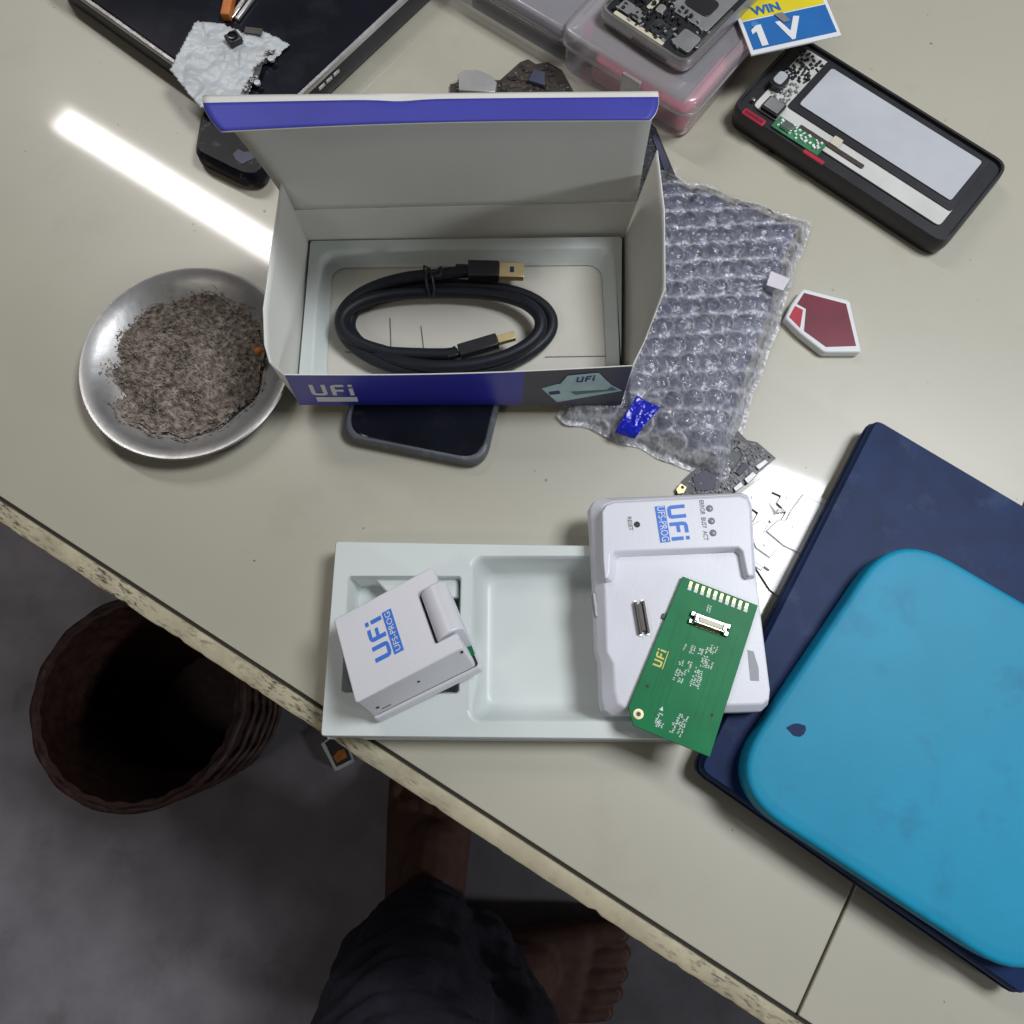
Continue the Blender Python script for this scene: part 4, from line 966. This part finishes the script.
qpoly('blue_print', [(.0022, .0030), (.054, .0030), (.054, .0240), (.0022, .0240)], .0, .0002, M['simblue'], cd)
qpoly('yellow_print', [(.0022, .0250), (.054, .0250), (.054, .0400), (.0022, .0400)], .0, .0002, M['yellow'], cd)
mq = Matrix.Translation(Qk(.0105, .0118, .0003)) @ frame((0, 0, 0), SX).to_3x3().to_4x4()
def mtext(body, size, a, b, m, bold=0., sh=0.):
    me = get_text(body, size, .00006, bold); me.transform(Matrix.Shear('XY', 4, (sh, 0)) if False else Matrix.Identity(4))
    me.transform(Matrix.Translation(Qk(a, b, .0004)) @ frame((0, 0, 0), SX+SY*.0).to_3x3().to_4x4()); return obj('lettering', me, m, cd)
qpoly('numeral', [(.0078, .0042), (.0118, .0042), (.0118, .0195), (.0088, .0195), (.0050, .0168), (.0050, .0138), (.0078, .0153)], .0003, .0005, M['paper'], cd)
mtext('WIN', .0085, .0185, .0295, M['simblue'], .0003)
qpoly('white_mark', [(.0205, .0190), (.0235, .0190), (.0275, .0105), (.0325, .0205), (.036, .0195), (.0285, .0042), (.0265, .0042)], .0003, .0005, M['paper'], cd)
qpoly('grey_print', [(.0215, .0245), (.0270, .0245), (.0295, .0175), (.0255, .0170)], .0006, .0008, M['can'], cd)
bm = NB(); p = Qk(.0085, .0205, .0004); lathe(bm, [(.0023, sz+.0002), (.0023, sz+.0004), (.0012, sz+.00041)], (p.x, p.y, 0), 20); obj('round_mark', fix(bm), mat('pale_sim_blue', (.06, .22, .48), .4), cd)

# ------------------------------------------------------------------ rugged handset opened, at right
e1, e2 = P(737, 110, .014), P(803, 153, .014)
gx_ = (e2-e1).normalized(); gy_ = V((-gx_.y, gx_.x, 0)); gy_ = gy_ if gy_.y > 0 else -gy_
cor = e1-gx_*.005-gy_*.0
t, W, ax_, ay_ = gadget_frame('opened black rugged handset with red slot and pale inner plate, below the card pack', cor, gx_[:2], gy_[:2], .150, .072, 0, .014, .010, M['blackpl'], 'rugged_handset')
plate(t, W, 'inner_plate', (.010, .0100, .14, .066), .0002, .0012, M['can_w'], .003)
plate(t, W, 'screen_gasket', (.026, .022, .14, .066), .0014, .0022, M['blackpl'], .002)
plate(t, W, 'screen_back', (.031, .027, .136, .062), .0024, .0030, M['screen_w'], .002)
plate(t, W, 'speaker_frame', (.0145, .0100, .0265, .0205), .0014, .0038, M['blackpl'], .001)
plate(t, W, 'speaker', (.0155, .0110, .0255, .0195), .004, .0046, M['can'], .001)
plate(t, W, 'camera_bump', (.008, .026, .0170, .0385), .0014, .0052, M['blackpl'], .003)
plate(t, W, 'camera_cover', (.0095, .0275, .0155, .0370), .0054, .0066, M['screen_w'], .0025)
plate(t, W, 'circuit_board', (.027, .0035, .060, .0130), .0014, .0026, M['board_gr'], .001)
plate(t, W, 'socket', (.032, .0055, .039, .0100), .0028, .0052, M['tin'], .0006)
fr_ = plate(t, W, 'red_slot', (.0085, -.0006, .0235, .0036), .0024, .0034, M['red'], .0008)
plate(t, W, 'slot_opening', (.0095, .0003, .0225, .0026), .0034, .0037, M['maroon'], .0006, parent=fr_)
plate(t, W, 'red_clip', (.052, -.0004, .066, .0022), .0024, .0034, M['red'], .0006)
plate(t, W, 'screw', (.0070, .0115, .0092, .0137), .0014, .0028, M['tin'], .001)
zb = W(0, 0).z; o = obj('components', scatter([W(.028, .0042)[:2], W(.059, .0042)[:2], W(.059, .0125)[:2], W(.028, .0125)[:2]], zb+.0026, 30, .0005, .0012, .0006, .0016, .5, random.Random(4)), M['silk'], t); o['kind'] = 'stuff'
bm = NB(); tube(bm, [P(768, 152, .0008), P(772, 154, .0012), P(775, 152, .0008)], .0008, 6); box(bm, P(774, 151, .0012), (.0012, .0006, .0008), V((.7, .7, 0)))
o = obj('brown_chip', fix(bm), M['brown_conn']); tag(o, 'tiny brown metal fragment on bare table below the rugged handset', 'fragment')

o = obj('components', scatter([W(.008, .039)[:2], W(.026, .039)[:2], W(.026, .064)[:2], W(.008, .064)[:2]], zb+.0012, 45, .0005, .0016, .0006, .0018, .5, random.Random(14)), M['chip'], t); o['kind'] = 'stuff'
o = obj('components', scatter([W(.012, .021)[:2], W(.0255, .021)[:2], W(.0255, .040)[:2], W(.012, .040)[:2]], zb+.0012, 26, .0005, .0014, .0006, .0014, .5, random.Random(15)), M['can'], t); o['kind'] = 'stuff'
plate(t, W, 'flex_cable', (.040, .0135, .085, .0165), .0014, .0020, M['brown_conn'])
plate(t, W, 'flex_cable', (.060, .0160, .066, .0225), .0022, .0026, M['cream'])

# ------------------------------------------------------------------ printed packet at right edge
rd = thing('printed_packet', 'red, white and maroon printed packet beside the bubble wrap at the right', 'packet', tuple(P(820, 330)))
px_ = [(785, 318), (791, 304), (803, 288), (850, 300), (862, 352), (824, 352), (800, 333)]
pz = .006
bm = NB(); prism(bm, roundpoly(pp(px_, pz), .002), 0, pz); pk = obj('pouch', fix(bm), M['paper'], rd, bevel=.0012, seg=3)
bm = NB(); prism(bm, pp([(789, 317), (795, 306), (803, 310), (800, 328)], pz), pz, pz+.0002); obj('red_print', fix(bm), M['red'], pk)
bm = NB(); prism(bm, pp([(797, 304), (804, 293), (846, 304), (856, 346), (826, 347), (804, 331), (806, 309)], pz), pz, pz+.0002); obj('maroon_print', fix(bm), M['maroon'], pk)

# ------------------------------------------------------------------ boards behind the box
board('scrap_board', 'brown scrap circuit boards heaped behind the raised lid of the cardboard box', [(450, 110), (450, 84), (457, 83), (458, 79), (470, 79), (490, 80), (500, 80), (520, 62), (528, 59), (536, 64), (548, 62), (562, 70), (574, 92), (582, 112)],
      .0, .002, M['board_br'], .2, 9, 70, [([(459, 90), (458, 74), (466, 70), (478, 70), (490, 75), (497, 82), (495, 92)], .0055, M['steel_dull']), ([(528, 80), (534, 68), (545, 72), (545, 85)], .0030, M['slab'])], dens=(.0008, .0026), cmat=M['comp_br'], cmat2=M['can'])
board('dark_board', 'narrow dark grey board with pinholes poking out right of the raised lid', [(628, 190), (650, 122), (656, 128), (677, 179), (676, 183), (662, 188), (652, 190), (640, 200)], .0, .0022, M['board'], 1.0, 14, 34,
      [([(652, 136), (656, 132), (670, 166), (665, 172)], .0010, M['slab'])], dens=(.0005, .0011))

# ------------------------------------------------------------------ tablet at upper left and things on it
LZ = .018
rA, rB = P(404, 0, LZ), P(300, 97, LZ)
lu = (rA-rB).normalized(); le = V((-lu.y, lu.x, 0))                 # lu away from the viewer, le to the left
near = rB-lu*.030
tbt = thing('tablet', 'large black glass tablet with a worn silver edge, at the upper left', 'tablet', (near.x-.1, near.y+.1, 0))
q = [near, near+lu*.26, near+lu*.26+le*.19, near+le*.19]; lp = ccw(roundpoly([(p.x, p.y) for p in q], .008, 5)); V3 = [V((*p, 0)) for p in lp]
bm = NB(); loft(bm, [L3(off(V3, -.004), 0.0), L3(off(V3, -.001), .002), L3(off(V3, 0), .0135), L3(off(V3, -.001), .0150)]); obj('back_case', fix(bm), M['blackpl'], tbt, smooth=40)
bm = NB(); loft(bm, [L3(off(V3, -.0014), .0148), L3(off(V3, -.0002), .0152), L3(off(V3, -.0002), .0166), L3(off(V3, -.0010), .0177), L3(off(V3, -.0026), LZ), L3(off(V3, -.0030), LZ-.0004)]); obj('silver_edge', fix(bm), M['alu'], tbt, smooth=40)
bm = NB(); loft(bm, [L3(off(V3, -.0031), LZ-.001), L3(off(V3, -.0031), LZ-.0002), L3(off(V3, -.0040), LZ+.0001)]); obj('screen', fix(bm), M['glass'], tbt, smooth=40)
for k, a in enumerate((.047, .0535, .060)):
    c = near+lu*a-le*.0002; bm = NB(); box(bm, V((c.x, c.y, .0125)), (.0026, .0005, .0010), lu); obj('side_button', fix(bm), M['steel_dull'], tbt, bevel=.0002)
fz = LZ+.0011
bm = NB(); fpx = [(196, 22), (224, 25), (243, 33), (262, 31), (290, 45), (276, 58), (262, 66), (246, 98), (238, 108), (200, 108), (170, 70)]
fpoly = pp(fpx, fz); x0, x1 = min(p[0] for p in fpoly), max(p[0] for p in fpoly); y0, y1 = min(p[1] for p in fpoly), max(p[1] for p in fpoly); gv = {}; st = .0009
def fvert(i, j):
    if (i, j) not in gv:
        x, y = x0+i*st, y0+j*st; q = V((x, y, 0)); gv[i, j] = bm.verts.new((x, y, LZ+.0012+.0011*abs(noise.noise(q*85))+.0008*noise.noise(q*190)+.0006*abs(noise.noise(q*340))))
    return gv[i, j]
for i in range(int((x1-x0)/st)+1):
    for j in range(int((y1-y0)/st)+1):
        if inside((x0+(i+.5)*st+.0006*noise.noise(V((i*.4, j*.4, 0))), y0+(j+.5)*st+.0006*noise.noise(V((i*.4, j*.4, 5)))), fpoly): bm.faces.new((fvert(i, j), fvert(i+1, j), fvert(i+1, j+1), fvert(i, j+1)))
fz += .0012
o = obj('foil_sheet', fix(bm), M['foil'], smooth=70, solid=.0002); tag(o, 'pale grey torn foil sheet lying on the black tablet', 'foil')
fcx = thing('flex_strip', 'dark flexible strip of small parts along the edge of the foil sheet', 'flex strip', tuple(P(258, 72, fz)))
sp_ = [(272, 51), (268, 58), (259, 66), (256, 76), (248, 85), (243, 96), (236, 104)]
bm = NB(); pts = [P(x, y, fz+.0006) for x, y in sp_]
sheet(bm, lambda u, v: (lambda k: lerp(pts[k[0]], pts[k[0]+1], k[1])+V((.0042*(v-.5), .002*(v-.5), 0)))((min(5, int(u*6)), u*6-min(5, int(u*6)))), 24, 2); obj('ribbon', bm, M['board'], fcx, solid=.0004)
rnd = random.Random(8); bm = NB()
for k in range(26):
    i = rnd.randrange(6); p = lerp(pts[i], pts[i+1], rnd.random())+V((rnd.uniform(-.002, .002), rnd.uniform(-.001, .001), .0009)); box(bm, p, (rnd.uniform(.0005, .0013), rnd.uniform(.0004, .0009), .0007), V((.6, .8, 0)))
o = obj('components', bm, M['can'], fcx); o['kind'] = 'stuff'
for x, y, r in ((271, 58, .0021), (257, 82, .0019)):
    p = P(x, y, fz+.002); bm = NB(); lathe(bm, [(r, fz+.0006), (r, fz+.0020), (r*.5, fz+.0021)], (p.x, p.y, 0), 18); obj('round_contact', fix(bm), M['screen_w'], fcx)
cm = thing('camera_module', 'small dark camera module with a ribbon on the foil sheet', 'camera module', tuple(P(234, 36, fz)))
p = P(233, 37, fz+.003); bm = NB(); box(bm, V((p.x, p.y, fz+.0018)), (.0042, .0042, .0018), V((.8, .6, 0))); obj('body', fix(bm), M['blackpl'], cm, bevel=.0008)
bm = NB(); lathe(bm, [(.0030, fz+.0034), (.0030, fz+.0046), (.0020, fz+.0047), (.0018, fz+.0042)], (p.x, p.y, 0), 24); obj('lens', fix(bm), M['glass'], cm, smooth=50)
bm = NB(); c0 = P(245, 30, fz+.0008); c1_ = P(262, 32, fz+.0008); box(bm, (c0+c1_)/2, ((c1_-c0).length/2, .0022, .0004), (c1_-c0).normalized()); obj('ribbon', fix(bm), M['brown_conn'], cm)
for nm, lab, cat, a, b, w, h, m in (('orange_screwdriver', 'orange rod lying on the tablet in the upper left corner', 'tool', (226, 18), (232, -10), .0028, .0028, 'orange'), ('metal_strip', 'bright narrow metal strip beside the orange rod on the tablet', 'metal strip', (230, 16), (248, -8), .0016, .001, 'tin'),
                            ('metal_rod', 'thin dark rod on the tablet right of the bright metal strip', 'rod', (236, 18), (254, -6), .0012, .0012, 'steel_dull')):
    p0, p1 = P(*a, LZ+.003), P(*b, LZ+.003); bm = NB(); box(bm, (p0+p1)/2+V((0, 0, h-.0026)), ((p1-p0).length/2, w, h), (p1-p0).normalized()); o = obj(nm, fix(bm), M[m], bevel=.0006); tag(o, lab, cat)

# black gadget beyond the left end of the box
gd = thing('black_gadget', 'rounded scratched black gadget on the bench, behind the left corner of the box', 'gadget', tuple(P(240, 155)))
gp = roundpoly(pp([(200, 105), (246, 112), (254, 135), (268, 166), (258, 177), (243, 177), (220, 166), (192, 152)], .012), .006, 5); g3 = [V((*p, 0)) for p in ccw(gp)]
bm = NB(); loft(bm, [L3(off(g3, -.002), 0), L3(off(g3, 0), .003), L3(off(g3, -.0004), .009), L3(off(g3, -.003), .012)]); obj('body', fix(bm), M['glossblack'], gd, smooth=45)
bm = NB(); prism(bm, pp([(233, 154), (238, 149), (244, 152), (251, 151), (255, 158), (248, 161), (242, 164), (236, 160)], .0123), .0119, .0123); obj('scratched_window', fix(bm), M['slab'], gd)

# ------------------------------------------------------------------ things on the floor
FZ = -.75
p = P(141, 700, -.50)
bk = thing('basket', 'brown woven basket standing on the floor under the table\'s left end', 'basket', (p.x, p.y, FZ))
bm = NB(); n = 96
prof = [(.075, 0), (.085, .004), (.1, .10), (.108, .2), (.112, .25), (.116, .252), (.116, .257), (.107, .256), (.100, .2), (.09, .1), (.07, .012)]
loops = [[V((p.x, p.y, FZ))+V(((r+.0012*math.sin(k*PI*.5+i))*math.cos(2*PI*k/n), (r+.0012*math.sin(k*PI*.5+i))*math.sin(2*PI*k/n), z)) for k in range(n)] for i, (r, z) in enumerate([(a[0]+(b[0]-a[0])*j/8, a[1]+(b[1]-a[1])*j/8) for a, b in zip(prof, prof[1:]) for j in range(8)])]
loft(bm, loops); obj('woven_body', fix(bm), M['wicker'], bk, smooth=40)
bm = NB()
for zz, rr in ((.04, .0935), (.08, .099), (.12, .1035), (.16, .107), (.20, .1105), (.255, .115)):
    tube(bm, [V((p.x+rr*math.cos(2*PI*k/64), p.y+rr*math.sin(2*PI*k/64), FZ+zz+.002*math.sin(k*PI/2))) for k in range(65)], .004, 6)
obj('woven_band', fix(bm), M['wicker'], bk, smooth=60)
ct_ = thing('small_carton', 'small dark carton with white edge and orange print, on the floor below the tray corner', 'carton', tuple(P(334, 750, FZ)))
bm = NB(); cpx = [(321, 744), (335, 771), (352, 762), (340, 730)]; prism(bm, pp(cpx, FZ+.02), FZ, FZ+.02); cbx = obj('box', fix(bm), M['paper'], ct_)
bm = NB(); prism(bm, pp([(325, 743), (336.5, 767), (351.5, 759.5), (341, 731)], FZ+.0205), FZ+.02, FZ+.0205); cp = obj('dark_print', fix(bm), M['chip'], cbx)
bm = NB(); prism(bm, pp([(333, 757), (337, 763), (347, 757), (344, 749), (338, 751)], FZ+.021), FZ+.0205, FZ+.021); obj('orange_print', fix(bm), M['orange'], cp)

# ------------------------------------------------------------------ light: ceiling tube (its streak shows on the bench), bright window side, room fill
def area(name, loc, aim, sx, sy, power, col, xdir=None, spread=None):
    l = bpy.data.lights.new(name, 'AREA'); l.shape = 'RECTANGLE'; l.size = sx; l.size_y = sy; l.energy = power; l.color = col
    if spread: l.spread = math.radians(spread)
    o = bpy.data.objects.new(name, l); C.objects.link(o)
    z = (V(loc)-V(aim)).normalized(); x = V(xdir) if xdir else V((1, 0, 0)); x = (x-z*x.dot(z)).normalized(); y = z.cross(x)
    m = Matrix((x, y, z)).transposed().to_4x4(); m.translation = V(loc); o.matrix_world = m; return o
HL = 1.6; kk = (CAM_H+HL)/CAM_H
def refl(px, py): p = P(px, py, 0); return V((p.x*kk, p.y*kk, HL))
a, b = refl(60, 118), refl(380, 315); c = (a+b)/2
area('ceiling_tube', c, (c.x, c.y, 0), (b-a).length, .085, 17.0, (1, .96, .94), (b-a))
a, b, c2_, d = refl(748, 462), refl(960, 545), refl(930, 700), refl(730, 640); c = (a+b+c2_+d)/4
area('bright_panel', c, (c.x, c.y, 0), (b-a).length, (d-a).length, 35.0, (.93, .96, 1.0), (b-a))
area('room_lamp', (-.95, -.70, 1.5), (-.03, .2, 0), .40, .20, 3.6, (1, .93, .84))
area('side_window', (2.0, -1.05, .52), (0, .25, .08), .30, .25, 15.0, (.92, .96, 1))
w = bpy.data.worlds.new('World'); S.world = w; w.use_nodes = True
bg = w.node_tree.nodes['Background']; bg.inputs['Color'].default_value = (.95, .97, 1.0, 1); bg.inputs['Strength'].default_value = .045
